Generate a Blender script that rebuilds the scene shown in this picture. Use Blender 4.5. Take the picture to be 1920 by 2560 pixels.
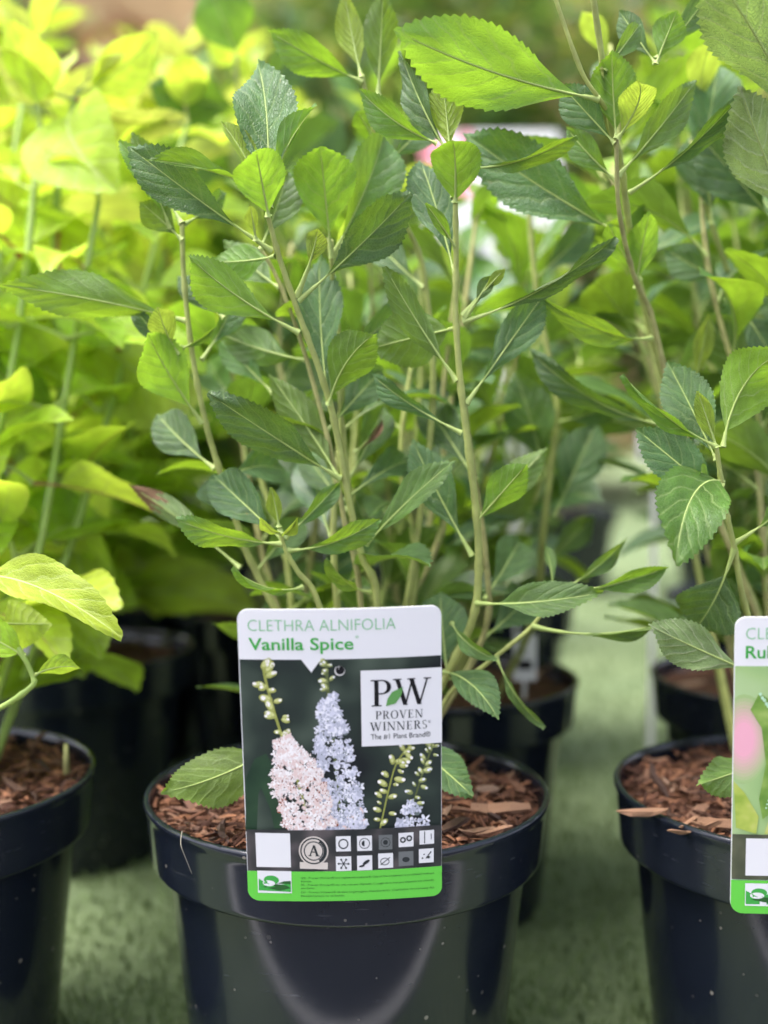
import bpy, bmesh, math, random
from mathutils import Vector, Matrix, noise as mnoise
R = math.radians
for o in list(bpy.data.objects): bpy.data.objects.remove(o)
scene = bpy.context.scene
COL = scene.collection

# ------------------------------------------------------------------ camera
CAM_H, PITCH, FPX = 0.33, R(4.6), 3000.0      # focal length in pixels of a 1920 x 2560 frame
CAM = Vector((0, 0, CAM_H))
cam_d = bpy.data.cameras.new('camera')
cam = bpy.data.objects.new('camera', cam_d); COL.objects.link(cam)
cam.location = CAM; cam.rotation_euler = (R(90) - PITCH, 0, 0)
cam_d.sensor_fit = 'VERTICAL'; cam_d.sensor_height = 36.0; cam_d.lens = FPX / 2560 * 36
cam_d.clip_start = 0.02; cam_d.clip_end = 400
cam_d.dof.use_dof = True; cam_d.dof.focus_distance = 0.485; cam_d.dof.aperture_fstop = 4.1
cam_d.dof.aperture_blades = 0
scene.camera = cam
# ------------------------------------------------------------------ sky, sun, exposure
SUN_EL, SUN_AZ = R(68), R(-105)                # azimuth measured from +Y (away from the camera) towards +X
world = bpy.data.worlds.new('World'); scene.world = world; world.use_nodes = True
wn = world.node_tree.nodes; wl = world.node_tree.links
sky = wn.new('ShaderNodeTexSky'); sky.sky_type = 'NISHITA'; sky.sun_disc = False
sky.sun_elevation = SUN_EL; sky.sun_rotation = SUN_AZ
sky.air_density = 1.0; sky.dust_density = 4.0; sky.ozone_density = 1.5; sky.altitude = 50
wn['Background'].inputs[1].default_value = 0.15
bw = wn.new('ShaderNodeRGBToBW'); wl.new(sky.outputs[0], bw.inputs[0])
wm_ = wn.new('ShaderNodeMix'); wm_.data_type = 'RGBA'; wm_.inputs[0].default_value = 0.6          # thin even cloud: most of the blue is gone
tint = wn.new('ShaderNodeMix'); tint.data_type = 'RGBA'; tint.blend_type = 'MULTIPLY'; tint.inputs[0].default_value = 1.0; tint.inputs[7].default_value = (1.01, .985, 1.04, 1)
wl.new(sky.outputs[0], wm_.inputs[6]); wl.new(bw.outputs[0], wm_.inputs[7]); wl.new(wm_.outputs[2], tint.inputs[6]); wl.new(tint.outputs[2], wn['Background'].inputs[0])
sd = bpy.data.lights.new('sun', 'SUN'); sd.energy = 1.25; sd.angle = R(28); sd.color = (1, 0.965, 0.91)
sun = bpy.data.objects.new('sun', sd); COL.objects.link(sun)
sdir = Vector((math.sin(SUN_AZ) * math.cos(SUN_EL), math.cos(SUN_AZ) * math.cos(SUN_EL), math.sin(SUN_EL)))
sun.rotation_euler = sdir.to_track_quat('Z', 'Y').to_euler()
vs = scene.view_settings
vs.view_transform = 'Standard'; vs.look = 'None'; vs.gamma = 1.0; vs.exposure = 1.82; vs.use_curve_mapping = False
scene.render.engine = 'CYCLES'
scene.cycles.use_denoising = True
scene.cycles.use_adaptive_sampling = True; scene.cycles.adaptive_threshold = 0.03
scene.cycles.max_bounces = 5; scene.cycles.transmission_bounces = 4; scene.cycles.diffuse_bounces = 3; scene.cycles.glossy_bounces = 2
scene.cycles.caustics_reflective = False; scene.cycles.caustics_refractive = False
scene.render.resolution_x = 768; scene.render.resolution_y = 1024

# ------------------------------------------------------------------ helpers
FWD = Vector((0, math.cos(PITCH), -math.sin(PITCH))); UP = Vector((0, math.sin(PITCH), math.cos(PITCH)))
def at(px, py, Y):
    """world point on the line of sight of pixel (px, py) of the 1920 x 2560 photograph at distance Y"""
    d = FWD + Vector((1, 0, 0)) * ((px - 960) / FPX) + UP * ((1280 - py) / FPX)
    return CAM + d * (Y / d.y)
def lin(r, g, b):
    f = lambda c: ((c / 255 + .055) / 1.055) ** 2.4 if c > 10 else c / 255 / 12.92
    return (f(r), f(g), f(b), 1)
WM = {}
def put(o, parent=None, world=None):
    COL.objects.link(o)
    world = world if world is not None else Matrix()
    WM[o.name] = world
    if parent is not None:
        o.parent = parent
        o.matrix_local = WM[parent.name].inverted() @ world
    else:
        o.matrix_local = world
    return o
def empty(name, loc, label, cat, group=None):
    o = bpy.data.objects.new(name, None); o.empty_display_size = .02
    put(o, None, Matrix.Translation(loc)); tag(o, label, cat, group); return o
def tag(o, label=None, cat=None, group=None, kind=None):
    if label: o['label'] = label
    if cat: o['category'] = cat
    if group: o['group'] = group
    if kind: o['kind'] = kind
    return o
def mesh(name, verts, faces, mats, fm=None, uvs=None, smooth=True):
    m = bpy.data.meshes.new(name)
    m.from_pydata([tuple(v) for v in verts], [], faces)
    for k in (mats if isinstance(mats, (list, tuple)) else [mats]): m.materials.append(k)
    if fm: m.polygons.foreach_set('material_index', fm)
    if uvs:
        lay = m.uv_layers.new(name='UVMap')
        idx = [0] * len(m.loops); m.loops.foreach_get('vertex_index', idx)
        buf = []
        for i in idx: buf.extend(uvs[i])
        lay.data.foreach_set('uv', buf)
    if smooth: m.polygons.foreach_set('use_smooth', [True] * len(m.polygons))
    m.update(); return m
def obj(name, me, parent=None, world=None):
    return put(bpy.data.objects.new(name, me), parent, world)
def recentre(verts):
    o = Vector(verts[0]); return [Vector(v) - o for v in verts], Matrix.Translation(o)
def spline(pts, n=6):
    pts = [Vector(p) for p in pts]; out = []
    for i in range(len(pts) - 1):
        p0 = pts[max(i - 1, 0)]; p1 = pts[i]; p2 = pts[i + 1]; p3 = pts[min(i + 2, len(pts) - 1)]
        for k in range(n):
            t = k / n
            out.append(.5 * ((2 * p1) + (p2 - p0) * t + (2 * p0 - 5 * p1 + 4 * p2 - p3) * t * t + (3 * p1 - p0 - 3 * p2 + p3) * t ** 3))
    out.append(pts[-1]); return out
def tube(pts, rad, sides=8, v0=0, cap=True):
    """rad: function of 0..1"""
    vs_, fs = [], []; n = len(pts)
    ref = Vector((0.31, -0.9, 0.2)).normalized()
    for i, p in enumerate(pts):
        t = (pts[min(i + 1, n - 1)] - pts[max(i - 1, 0)]).normalized()
        x = ref.cross(t)
        if x.length < 1e-4: x = Vector((1, 0, 0)).cross(t)
        x.normalize(); y = t.cross(x)
        r = rad(i / (n - 1))
        for k in range(sides):
            a = 2 * math.pi * k / sides
            vs_.append(p + x * (r * math.cos(a)) + y * (r * math.sin(a)))
    for i in range(n - 1):
        for k in range(sides):
            a = v0 + i * sides + k; b = v0 + i * sides + (k + 1) % sides
            fs.append((a, b, b + sides, a + sides))
    if cap:
        fs.append(tuple(v0 + k for k in reversed(range(sides)))); fs.append(tuple(v0 + (n - 1) * sides + k for k in range(sides)))
    return vs_, fs
def lathe(profile, seg=56, close=False):
    vs_, fs = [], []
    for r, z in profile:
        for k in range(seg):
            a = 2 * math.pi * k / seg; vs_.append(Vector((r * math.cos(a), r * math.sin(a), z)))
    n = len(profile)
    for i in range(n if close else n - 1):
        j = (i + 1) % n
        for k in range(seg):
            l = (k + 1) % seg
            fs.append((i * seg + k, i * seg + l, j * seg + l, j * seg + k))
    return vs_, fs

# ------------------------------------------------------------------ materials
def newmat(name):
    m = bpy.data.materials.new(name); m.use_nodes = True
    nt = m.node_tree; b = nt.nodes['Principled BSDF']; return m, nt, b
def N(nt, typ, **kw):
    n = nt.nodes.new(typ)
    for k, v in kw.items():
        if k.startswith('i_'):
            key = k[2:]; n.inputs[int(key) if key.isdigit() else key].default_value = v
        else: setattr(n, k, v)
    return n
def M_(nt, op, a, b=None, c=None, clamp=False):
    n = nt.nodes.new('ShaderNodeMath'); n.operation = op; n.use_clamp = clamp
    for i, v in enumerate((a, b, c)):
        if v is None: continue
        if isinstance(v, (int, float)): n.inputs[i].default_value = v
        else: nt.links.new(v, n.inputs[i])
    return n.outputs[0]
def MR(nt, v, a, b, c, d):
    n = nt.nodes.new('ShaderNodeMapRange'); nt.links.new(v, n.inputs[0])
    for i, x in enumerate((a, b, c, d)): n.inputs[i + 1].default_value = x
    return n.outputs[0]
def MIX(nt, fac, a, b, blend='MIX'):
    n = nt.nodes.new('ShaderNodeMix'); n.data_type = 'RGBA'; n.blend_type = blend
    for s, v in ((n.inputs[0], fac), (n.inputs[6], a), (n.inputs[7], b)):
        if isinstance(v, (int, float)): s.default_value = v
        elif isinstance(v, tuple): s.default_value = v
        else: nt.links.new(v, s)
    return n.outputs[2]
def simple(name, col, rough=.6, spec=.5, noise=0, scale=40, bump=0, bscale=80):
    m, nt, b = newmat(name)
    b.inputs['Roughness'].default_value = rough; b.inputs['Specular IOR Level'].default_value = spec
    b.inputs['Base Color'].default_value = col
    tc = N(nt, 'ShaderNodeTexCoord')
    if noise:
        n = N(nt, 'ShaderNodeTexNoise', i_Scale=scale, i_Detail=4.0); nt.links.new(tc.outputs['Object'], n.inputs[0])
        v = MR(nt, n.outputs[0], .3, .7, 1 - noise, 1 + noise)
        c = MIX(nt, 1.0, col, v, 'MULTIPLY'); nt.links.new(c, b.inputs['Base Color'])
    if bump:
        n = N(nt, 'ShaderNodeTexNoise', i_Scale=bscale, i_Detail=5.0); nt.links.new(tc.outputs['Object'], n.inputs[0])
        bp = N(nt, 'ShaderNodeBump', i_Strength=bump, i_Distance=.002); nt.links.new(n.outputs[0], bp.inputs['Height']); nt.links.new(bp.outputs[0], b.inputs['Normal'])
    return m
def leaf_mat(name, top, under, vein, trans, tfac=.35, nv=8, rough=.42, spec=.5, bumpy=.35, vein_top=.3, vein_under=.55, edge=None, far=False):
    m, nt, b = newmat(name); L = nt.links
    uv = N(nt, 'ShaderNodeUVMap'); sp = N(nt, 'ShaderNodeSeparateXYZ'); L.new(uv.outputs[0], sp.inputs[0])
    u, v = sp.outputs[0], sp.outputs[1]
    oi = N(nt, 'ShaderNodeObjectInfo'); tc = N(nt, 'ShaderNodeTexCoord')
    vv = M_(nt, 'MULTIPLY_ADD', v, 2.0, -1.0); a = M_(nt, 'ABSOLUTE', vv)
    side = M_(nt, 'MULTIPLY', M_(nt, 'GREATER_THAN', v, .5), .38)
    nz = N(nt, 'ShaderNodeTexNoise', i_Scale=3.0, i_Detail=3.0); L.new(uv.outputs[0], nz.inputs[0])
    lift = M_(nt, 'MULTIPLY', M_(nt, 'POWER', a, 1.15), .36)
    q = M_(nt, 'MULTIPLY_ADD', M_(nt, 'SUBTRACT', u, lift), float(nv), side)
    q = M_(nt, 'ADD', q, M_(nt, 'MULTIPLY_ADD', nz.outputs[0], 1.5, M_(nt, 'MULTIPLY', oi.outputs['Random'], 1.0)))
    d = M_(nt, 'ABSOLUTE', M_(nt, 'SUBTRACT', M_(nt, 'FRACT', q), .5))
    lat = M_(nt, 'MULTIPLY', MR(nt, d, .02, .10, 1, 0), MR(nt, a, .55, 1.0, 1, .25))
    mid = MR(nt, a, .015, .06, 1, 0)
    vn = M_(nt, 'MAXIMUM', lat, mid, clamp=True)
    vo = N(nt, 'ShaderNodeTexVoronoi', feature='DISTANCE_TO_EDGE', i_Scale=26.0); 
    mp = N(nt, 'ShaderNodeMapping'); mp.inputs['Scale'].default_value = (1.6, 1, 1); L.new(uv.outputs[0], mp.inputs[0]); L.new(mp.outputs[0], vo.inputs[0])
    ret = MR(nt, vo.outputs[0], 0, .16, 0, 1)
    n2 = N(nt, 'ShaderNodeTexNoise', i_Scale=3.5, i_Detail=5.0); L.new(uv.outputs[0], n2.inputs[0])
    mott = M_(nt, 'MULTIPLY', MR(nt, n2.outputs[0], .28, .72, .68, 1.3), MR(nt, oi.outputs['Random'], 0, 1, .82, 1.2))
    hs = N(nt, 'ShaderNodeHueSaturation'); L.new(M_(nt, 'ADD', .482, M_(nt, 'MULTIPLY', M_(nt, 'FRACT', M_(nt, 'MULTIPLY', oi.outputs['Random'], 37.7)), .03)), hs.inputs['Hue']); L.new(mott, hs.inputs['Value'])
    ge = N(nt, 'ShaderNodeNewGeometry')
    basec = MIX(nt, ge.outputs['Backfacing'], top, under)
    if edge: basec = MIX(nt, MR(nt, a, .72, .98, 0, .6), basec, edge)
    L.new(basec, hs.inputs['Color'])
    vf = M_(nt, 'MULTIPLY', vn, M_(nt, 'MULTIPLY_ADD', ge.outputs['Backfacing'], (vein_under - vein_top) * 1.1, vein_top * 1.35))
    c = MIX(nt, vf, hs.outputs[0], vein)
    c = MIX(nt, M_(nt, 'MULTIPLY', M_(nt, 'SUBTRACT', 1.0, ret), .16), c, vein)
    n3 = N(nt, 'ShaderNodeTexNoise', i_Scale=17.0, i_Detail=3.0); cs = N(nt, 'ShaderNodeCombineXYZ'); L.new(u, cs.inputs[0]); L.new(v, cs.inputs[1]); L.new(M_(nt, 'MULTIPLY', oi.outputs['Random'], 50.0), cs.inputs[2]); L.new(cs.outputs[0], n3.inputs[0])
    c = MIX(nt, MR(nt, n3.outputs[0], .70, .76, 0, .55), c, (.20, .15, .05, 1))
    L.new(c, b.inputs['Base Color'])
    b.inputs['Roughness'].default_value = rough; b.inputs['Specular IOR Level'].default_value = spec
    h = M_(nt, 'ADD', M_(nt, 'MULTIPLY', MR(nt, d, .0, .32, 0, 1), .8), M_(nt, 'MULTIPLY', ret, .35))
    h = M_(nt, 'SUBTRACT', h, M_(nt, 'MULTIPLY', mid, .5))
    bp = N(nt, 'ShaderNodeBump', i_Strength=bumpy, i_Distance=.0012); L.new(h, bp.inputs['Height']); L.new(bp.outputs[0], b.inputs['Normal'])
    tr = N(nt, 'ShaderNodeBsdfTranslucent'); L.new(MIX(nt, 1.0, trans, M_(nt, 'MULTIPLY', mott, M_(nt, 'MULTIPLY_ADD', vn, -.25, 1.0)), 'MULTIPLY'), tr.inputs[0]); L.new(bp.outputs[0], tr.inputs['Normal'])
    mx = N(nt, 'ShaderNodeMixShader', i_0=tfac); L.new(b.outputs[0], mx.inputs[1]); L.new(tr.outputs[0], mx.inputs[2])
    L.new(mx.outputs[0], nt.nodes['Material Output'].inputs[0])
    if far:                                   # out of focus: colour only, no relief
        for l_ in list(L):
            if l_.from_node == bp: L.remove(l_)
        L.new(MIX(nt, vf, hs.outputs[0], vein), b.inputs['Base Color'])
    return m
VEIN = (.30, .42, .13, 1)
MAT = {}
SPEC = {
 'dark': ('leaf_dark_green', (.060, .135, .046, 1), (.14, .22, .07, 1), VEIN, (.20, .36, .02, 1), .28, 6.5, .46, .5, .55, .30, .55),
 'mid': ('leaf_mid_green', (.072, .16, .042, 1), (.13, .225, .05, 1), VEIN, (.29, .46, .02, 1), .38, 6.5, .45, .5, .4, .34, .55),
 'bright': ('leaf_fresh_green', (.10, .22, .038, 1), (.125, .24, .045, 1), (.35, .47, .16, 1), (.29, .49, .025, 1), .46, 6.5, .45, .45, .35, .4, .55),
 'young': ('leaf_young_yellow_green', (.27, .42, .06, 1), (.31, .46, .08, 1), (.5, .6, .2, 1), (.52, .68, .06, 1), .42, 10, .5, .4, .8, .5, .6),
 'lime': ('leaf_lime_yellow', (.44, .62, .06, 1), (.48, .64, .10, 1), (.58, .70, .2, 1), (.70, .86, .07, 1), .48, 6, .5, .35, .35, .45, .5),
 'limeg': ('leaf_lime_green', (.28, .47, .04, 1), (.34, .50, .08, 1), (.48, .60, .17, 1), (.58, .78, .05, 1), .48, 6, .5, .35, .6, .45, .5),
 'gold': ('leaf_gold_yellow', (.52, .60, .11, 1), (.54, .60, .15, 1), (.6, .66, .25, 1), (.74, .80, .12, 1), .40, 6, .5, .35, .6, .4, .5),
 'pale': ('leaf_pale_underside', (.16, .26, .09, 1), (.25, .36, .14, 1), (.50, .58, .32, 1), (.30, .44, .07, 1), .28, 6.5, .55, .4, .8, .5, .85),
}
for k_, v_ in SPEC.items():
    n_, t_, u_, ve, tr_, tf_, nv_, ro, sp_c, bu, vt, vu = v_
    MAT[k_] = leaf_mat(n_, t_, u_, ve, tr_, tf_, nv_, ro, sp_c, bu, vt, vu)
    MAT['far_' + k_] = leaf_mat(n_ + '_far', t_, u_, ve, tr_, tf_, nv_, ro, sp_c, bu, vt, vu, far=True)
MAT['dry'] = simple('leaf_dry_brown', (.20, .12, .065, 1), .7, .2, .35, 60, .5, 200)
MAT['petiole'] = simple('petiole_green', (.40, .50, .15, 1), .5, .4, .15, 60)
MAT['petiole_red'] = simple('petiole_red', (.34, .15, .08, 1), .5, .4, .15, 60)
MAT['stem'] = simple('stem_green_tan', (.36, .40, .12, 1), .55, .4, .22, 120, .25, 300)
MAT['stem_old'] = simple('stem_brown_tan', (.34, .33, .13, 1), .65, .3, .3, 120, .35, 300)
MAT['stem_lime'] = simple('stem_lime', (.30, .42, .10, 1), .5, .4, .15, 60)

def pot_mat():
    m, nt, b = newmat('pot_black_plastic'); L = nt.links
    tc = N(nt, 'ShaderNodeTexCoord')
    vo = N(nt, 'ShaderNodeTexVoronoi', i_Scale=190.0, i_Randomness=1.0); L.new(tc.outputs['Object'], vo.inputs[0])
    spx = N(nt, 'ShaderNodeSeparateXYZ'); L.new(vo.outputs['Color'], spx.inputs[0])
    speck = M_(nt, 'MULTIPLY', M_(nt, 'LESS_THAN', vo.outputs['Distance'], M_(nt, 'MULTIPLY', M_(nt, 'POWER', spx.outputs[1], 2.0), .24)), M_(nt, 'MULTIPLY', M_(nt, 'GREATER_THAN', spx.outputs[0], .5), M_(nt, 'MULTIPLY_ADD', spx.outputs[2], .35, .06)))
    sm = N(nt, 'ShaderNodeTexNoise', i_Scale=14.0, i_Detail=6.0, i_Roughness=.65); L.new(tc.outputs['Object'], sm.inputs[0])
    dust = MR(nt, sm.outputs[0], .52, .8, 0, .045)
    mp = N(nt, 'ShaderNodeMapping'); mp.inputs['Scale'].default_value = (60, 60, 420); L.new(tc.outputs['Object'], mp.inputs[0])
    sc = N(nt, 'ShaderNodeTexNoise', i_Scale=1.0, i_Detail=3.0); L.new(mp.outputs[0], sc.inputs[0])
    scr = M_(nt, 'MULTIPLY', MR(nt, sc.outputs[0], .66, .74, 0, .22), MR(nt, sm.outputs[0], .48, .6, 0, 1))
    c = MIX(nt, M_(nt, 'ADD', dust, scr), (.0085, .0115, .0185, 1), (.16, .17, .18, 1))
    c = MIX(nt, speck, c, (.45, .40, .33, 1)); L.new(c, b.inputs['Base Color'])
    L.new(MR(nt, sm.outputs[0], .3, .8, .09, .19), b.inputs['Roughness'])
    b.inputs['Specular IOR Level'].default_value = .5
    bp = N(nt, 'ShaderNodeBump', i_Strength=.06, i_Distance=.0006); L.new(sm.outputs[0], bp.inputs['Height']); L.new(bp.outputs[0], b.inputs['Normal'])
    return m
MAT['pot'] = pot_mat()
def chip_mat():
    m, nt, b = newmat('bark_brown'); L = nt.links
    oi = N(nt, 'ShaderNodeObjectInfo'); tc = N(nt, 'ShaderNodeTexCoord')
    cr = N(nt, 'ShaderNodeValToRGB'); L.new(oi.outputs['Random'], cr.inputs[0])
    e = cr.color_ramp.elements; e[0].color = (.05, .025, .016, 1); e[1].position = .93; e[1].color = (.22, .115, .065, 1)
    for p_, c_ in ((.35, (.105, .048, .028, 1)), (.7, (.165, .078, .045, 1)), (.97, (.40, .26, .17, 1))):
        k = e.new(p_); k.color = c_
    mp = N(nt, 'ShaderNodeMapping'); mp.inputs['Scale'].default_value = (2, 12, 12); L.new(tc.outputs['Generated'], mp.inputs[0])
    n = N(nt, 'ShaderNodeTexNoise', i_Scale=2.0, i_Detail=5.0); L.new(mp.outputs[0], n.inputs[0])
    L.new(MIX(nt, 1.0, cr.outputs[0], MR(nt, n.outputs[0], .3, .7, .6, 1.4), 'MULTIPLY'), b.inputs['Base Color'])
    b.inputs['Roughness'].default_value = .75
    bp = N(nt, 'ShaderNodeBump', i_Strength=.5, i_Distance=.0006); L.new(n.outputs[0], bp.inputs['Height']); L.new(bp.outputs[0], b.inputs['Normal'])
    return m
MAT['chip'] = chip_mat()
MAT['chip_pale'] = simple('bark_pale_tan', (.36, .20, .12, 1), .75, .3, .35, 150, .5, 300)
MAT['soil'] = simple('soil_dark', (.10, .045, .026, 1), .9, .2, .5, 120, .8, 260)
# ------------------------------------------------------------------ the setting
def turf_mat():
    m, nt, b = newmat('turf_carpet'); L = nt.links
    tc = N(nt, 'ShaderNodeTexCoord')
    n = N(nt, 'ShaderNodeTexNoise', i_Scale=9.0, i_Detail=6.0); L.new(tc.outputs['Object'], n.inputs[0])
    n2 = N(nt, 'ShaderNodeTexNoise', i_Scale=160.0, i_Detail=4.0); L.new(tc.outputs['Object'], n2.inputs[0])
    c = MIX(nt, MR(nt, n.outputs[0], .3, .7, 0, 1), (.14, .195, .085, 1), (.20, .26, .12, 1))
    c = MIX(nt, 1.0, c, MR(nt, n2.outputs[0], .3, .7, .72, 1.25), 'MULTIPLY')
    L.new(c, b.inputs['Base Color']); b.inputs['Roughness'].default_value = .8
    bp = N(nt, 'ShaderNodeBump', i_Strength=.8, i_Distance=.006); L.new(n2.outputs[0], bp.inputs['Height']); L.new(bp.outputs[0], b.inputs['Normal'])
    return m
MAT['turf'] = turf_mat()
tag(obj('ground', mesh('ground', [(-60, -40, 0), (60, -40, 0), (60, 120, 0), (-60, 120, 0)], [(0, 1, 2, 3)], MAT['turf'], smooth=False)), kind='structure')
rng = random.Random(3)
gv, gf = [], []
for i in range(34000):
    y = .5 + 2.1 * rng.random() ** 1.5; x = (rng.random() - .5) * (y * .8 + .3)
    a = rng.random() * 6.28; h = .005 + .006 * rng.random(); w = .0011; lx, ly = (rng.random() - .5) * .008, (rng.random() - .5) * .008
    k = len(gv); gv += [(x - w * math.cos(a), y - w * math.sin(a), .0005), (x + w * math.cos(a), y + w * math.sin(a), .0005), (x + lx, y + ly, h)]
    gf.append((k, k + 1, k + 2))
MAT['blade'] = simple('turf_blade', (.16, .225, .085, 1), .6, .3, .3, 30)
tag(obj('turf_pile', mesh('turf_pile', gv, gf, MAT['blade'], smooth=False)), 'short green artificial grass pile of the carpet under the pots', 'grass', kind='stuff')
# paved path on the photographer's side and the pale edging of the turf (seen only mirrored in the glossy pots)
MAT['paving'] = simple('paving_dark', (.075, .075, .08, 1), .8, .3, .12, 6)
tag(obj('path', mesh('path', [(-9, -3.2, .004), (9, -3.2, .004), (9, .382, .004), (-9, .382, .004)], [(0, 1, 2, 3)], MAT['paving'], smooth=False)), kind='structure')
MAT['edging'] = simple('edging_pale', (.78, .77, .76, 1), .6, .4, .08, 6)
v_ = [Vector((x, y, z)) for z in (0, .006) for y in (.385, .399) for x in (-9, 9)]
tag(obj('kerb', mesh('kerb', v_, [(0, 2, 3, 1), (4, 5, 7, 6), (0, 1, 5, 4), (2, 6, 7, 3), (0, 4, 6, 2), (1, 3, 7, 5)], MAT['edging'], smooth=False)), kind='structure')
# terracotta building wall far behind
def slab(x0, x1, y0, y1, z0, z1):
    v = [Vector((x, y, z)) for z in (z0, z1) for y in (y0, y1) for x in (x0, x1)]
    return v, [(0, 2, 3, 1), (4, 5, 7, 6), (0, 1, 5, 4), (2, 6, 7, 3), (0, 4, 6, 2), (1, 3, 7, 5)]
MAT['render'] = simple('terracotta_render', (.42, .27, .15, 1), .85, .2, .3, 1.5, .3, 20)
MAT['coping'] = simple('stone_coping', (.4, .37, .32, 1), .8)
w = empty('garden_wall', (0, 11, 0), 'terracotta coloured wall blurred far behind all the plants', 'wall')
v, f = slab(-9, 9, 11, 11.3, 0, 5.5); obj('wall_face', mesh('wall_face', v, f, MAT['render'], smooth=False), w)
v, f = slab(-9.05, 9.05, 10.93, 11.37, 5.5, 5.62); obj('coping', mesh('coping', v, f, MAT['coping'], smooth=False), w)

# ------------------------------------------------------------------ leaves
def leaf_geo(L, w, k, fold, m, pet, twist, sb, ns, nc, teeth, seed, quilt=.010, wave=.0, scale=1.0, dry=None, e=None):
    """a leaf: petiole base at the origin, tip at (0, L, 0), upper face towards +Z"""
    r = random.Random(seed)
    kk = k if abs(k) > .02 else .02
    Rr = L / (2 * math.sin(kk / 2)); kx = math.log(.5) / math.log(m)
    ph = r.random() * 6.28
    def frame(t):
        th = kk / 2 - kk * t
        p = Vector((sb * L * 4 * t * (1 - t), Rr * (math.sin(kk / 2) - math.sin(th)), Rr * (math.cos(th) - math.cos(kk / 2))))
        n = Vector((0, -math.sin(th), math.cos(th))); tw = twist * max(0, t - .25) / .75
        ex = Vector((math.cos(tw), 0, 0)) + n * math.sin(tw); en = n * math.cos(tw) - Vector((math.sin(tw), 0, 0))
        return p, ex, en, Vector((0, math.cos(th), math.sin(th)))
    vs_, uv, fs, fm = [], [], [], []
    tl = r.uniform(.75, 1.0)
    for i in range(ns + 1):
        u = i / ns; t = pet + (1 - pet) * u
        p, ex, en, ta = frame(t)
        hw = w / 2 * max(math.sin(math.pi * min(u, 1) ** kx), 0) ** (e or (1.1 if m > .5 else .9)) if 0 < u < 1 else 0.0
        hw = max(hw, .0004 * scale)
        for j in range(nc + 1):
            s = j / nc * 2 - 1; ab = abs(s)
            z = fold * ab * hw + quilt * L * 1.6 * mnoise.noise(Vector((u * 4.5 + ph * 7, s * 1.6, ph))) * min(1, ab * 2.5) * min(1, hw / w * 6)
            z += wave * L * math.sin(u * 9 + ph + (2 if s > 0 else 0)) * ab * ab * min(1, u * 3)
            x = s * hw * math.cos(min(abs(fold), 1.2) * .6); dy = 0
            if teeth and j in (0, nc) and u > .28 and i < ns:
                if i % 2: x *= 1 + teeth * .085 * (w / 2 / max(hw, w * .1)) * r.uniform(.5, 1.2); dy = .5 * (1 - pet) * L / ns
            vs_.append(p + ex * x + en * z + ta * dy); uv.append((u, .5 + .5 * (s * hw) / (w / 2)))
    for i in range(ns):
        for j in range(nc):
            a = i * (nc + 1) + j
            fs.append((a, a + 1, a + nc + 2, a + nc + 1)); fm.append(2 if dry is not None and i / ns > dry + .06 * math.sin(j * 2.1) else 0)
    ring = 5; npet = 5; nrib = max(6, ns // 4)
    ts = [pet * i / npet for i in range(npet)] + [pet + (.9 - pet) * i / nrib for i in range(nrib + 1)]
    pts = [frame(t)[0] for t in ts]
    def rad(q):
        t = ts[min(int(round(q * (len(ts) - 1))), len(ts) - 1)]
        return (.0010 * (1 + .9 * (1 - t / pet) ** 3) if t < pet else .00048 * (1 - (t - pet) / (1 - pet)) + .00012) * scale * tl
    tv, tf = tube(pts, rad, ring, len(vs_), cap=False)
    vs_ += tv; uv += [(.5, .5)] * len(tv); fs += tf; fm += [1] * len(tf)
    return vs_, fs, fm, uv
def leaf_frame(B, T, side, roll):
    a = (T - B).normalized(); c = (CAM - (B + T) / 2).normalized()
    n0 = (c - a * c.dot(a)).normalized(); s = a.cross(n0)
    n = n0 * math.cos(roll) + s * math.sin(roll)
    if side == 'U': n = -n
    x = a.cross(n)
    return Matrix(((x.x, a.x, n.x, B.x), (x.y, a.y, n.y, B.y), (x.z, a.z, n.z, B.z), (0, 0, 0, 1)))
SEED = [100]
def leaf(parent, b, t, wpx, mat, side='T', roll=0, arch=.5, fold=.25, m=.6, pet=.12, twist=0., sb=0., teeth=1., pm='petiole', lime=False, dry=None, ns=46, wave=None, quilt=.014, e=None):
    """one leaf traced in the photograph: b, t = (pixel x, pixel y, distance) of its stalk's foot and of its tip"""
    SEED[0] += 1; r = random.Random(SEED[0])
    B, T = at(*b), at(*t); L = (T - B).length
    w_ = wpx * ((b[2] + t[2]) / 2) / FPX
    if lime: teeth *= .35
    fold *= r.uniform(.6, 2.0); twist += r.gauss(0, .16); arch *= r.uniform(.8, 1.5); sb += r.gauss(0, .012); w_ *= r.uniform(.93, 1.0)
    wave = (.03 if wave is None else wave) * r.uniform(.6, 1.3)
    vs_, fs, fm, uv = leaf_geo(L, w_, arch, fold, m, pet, twist, sb, ns, 10, teeth, SEED[0], quilt=quilt, wave=wave, dry=dry, e=e)
    me = mesh('leaf', vs_, fs, [MAT[mat], MAT[pm], MAT['dry']], fm, uv)
    return obj('leaf', me, parent, leaf_frame(B, T, side, R(roll)))
POOL = {'clethra': [], 'lime': [], 'far': []}
for i in range(15):
    r = random.Random(500 + i)
    g = leaf_geo(1, r.uniform(.33, .47), r.uniform(.1, 1.6), r.uniform(.1, .5), r.uniform(.55, .64), .13, r.uniform(-.4, .4), r.uniform(-.05, .05), 30, 6, 1., 500 + i, wave=.02, scale=14)
    POOL['clethra'].append(mesh('leaf', g[0], g[1], [MAT['mid'], MAT['petiole']], g[2], g[3]))
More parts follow.
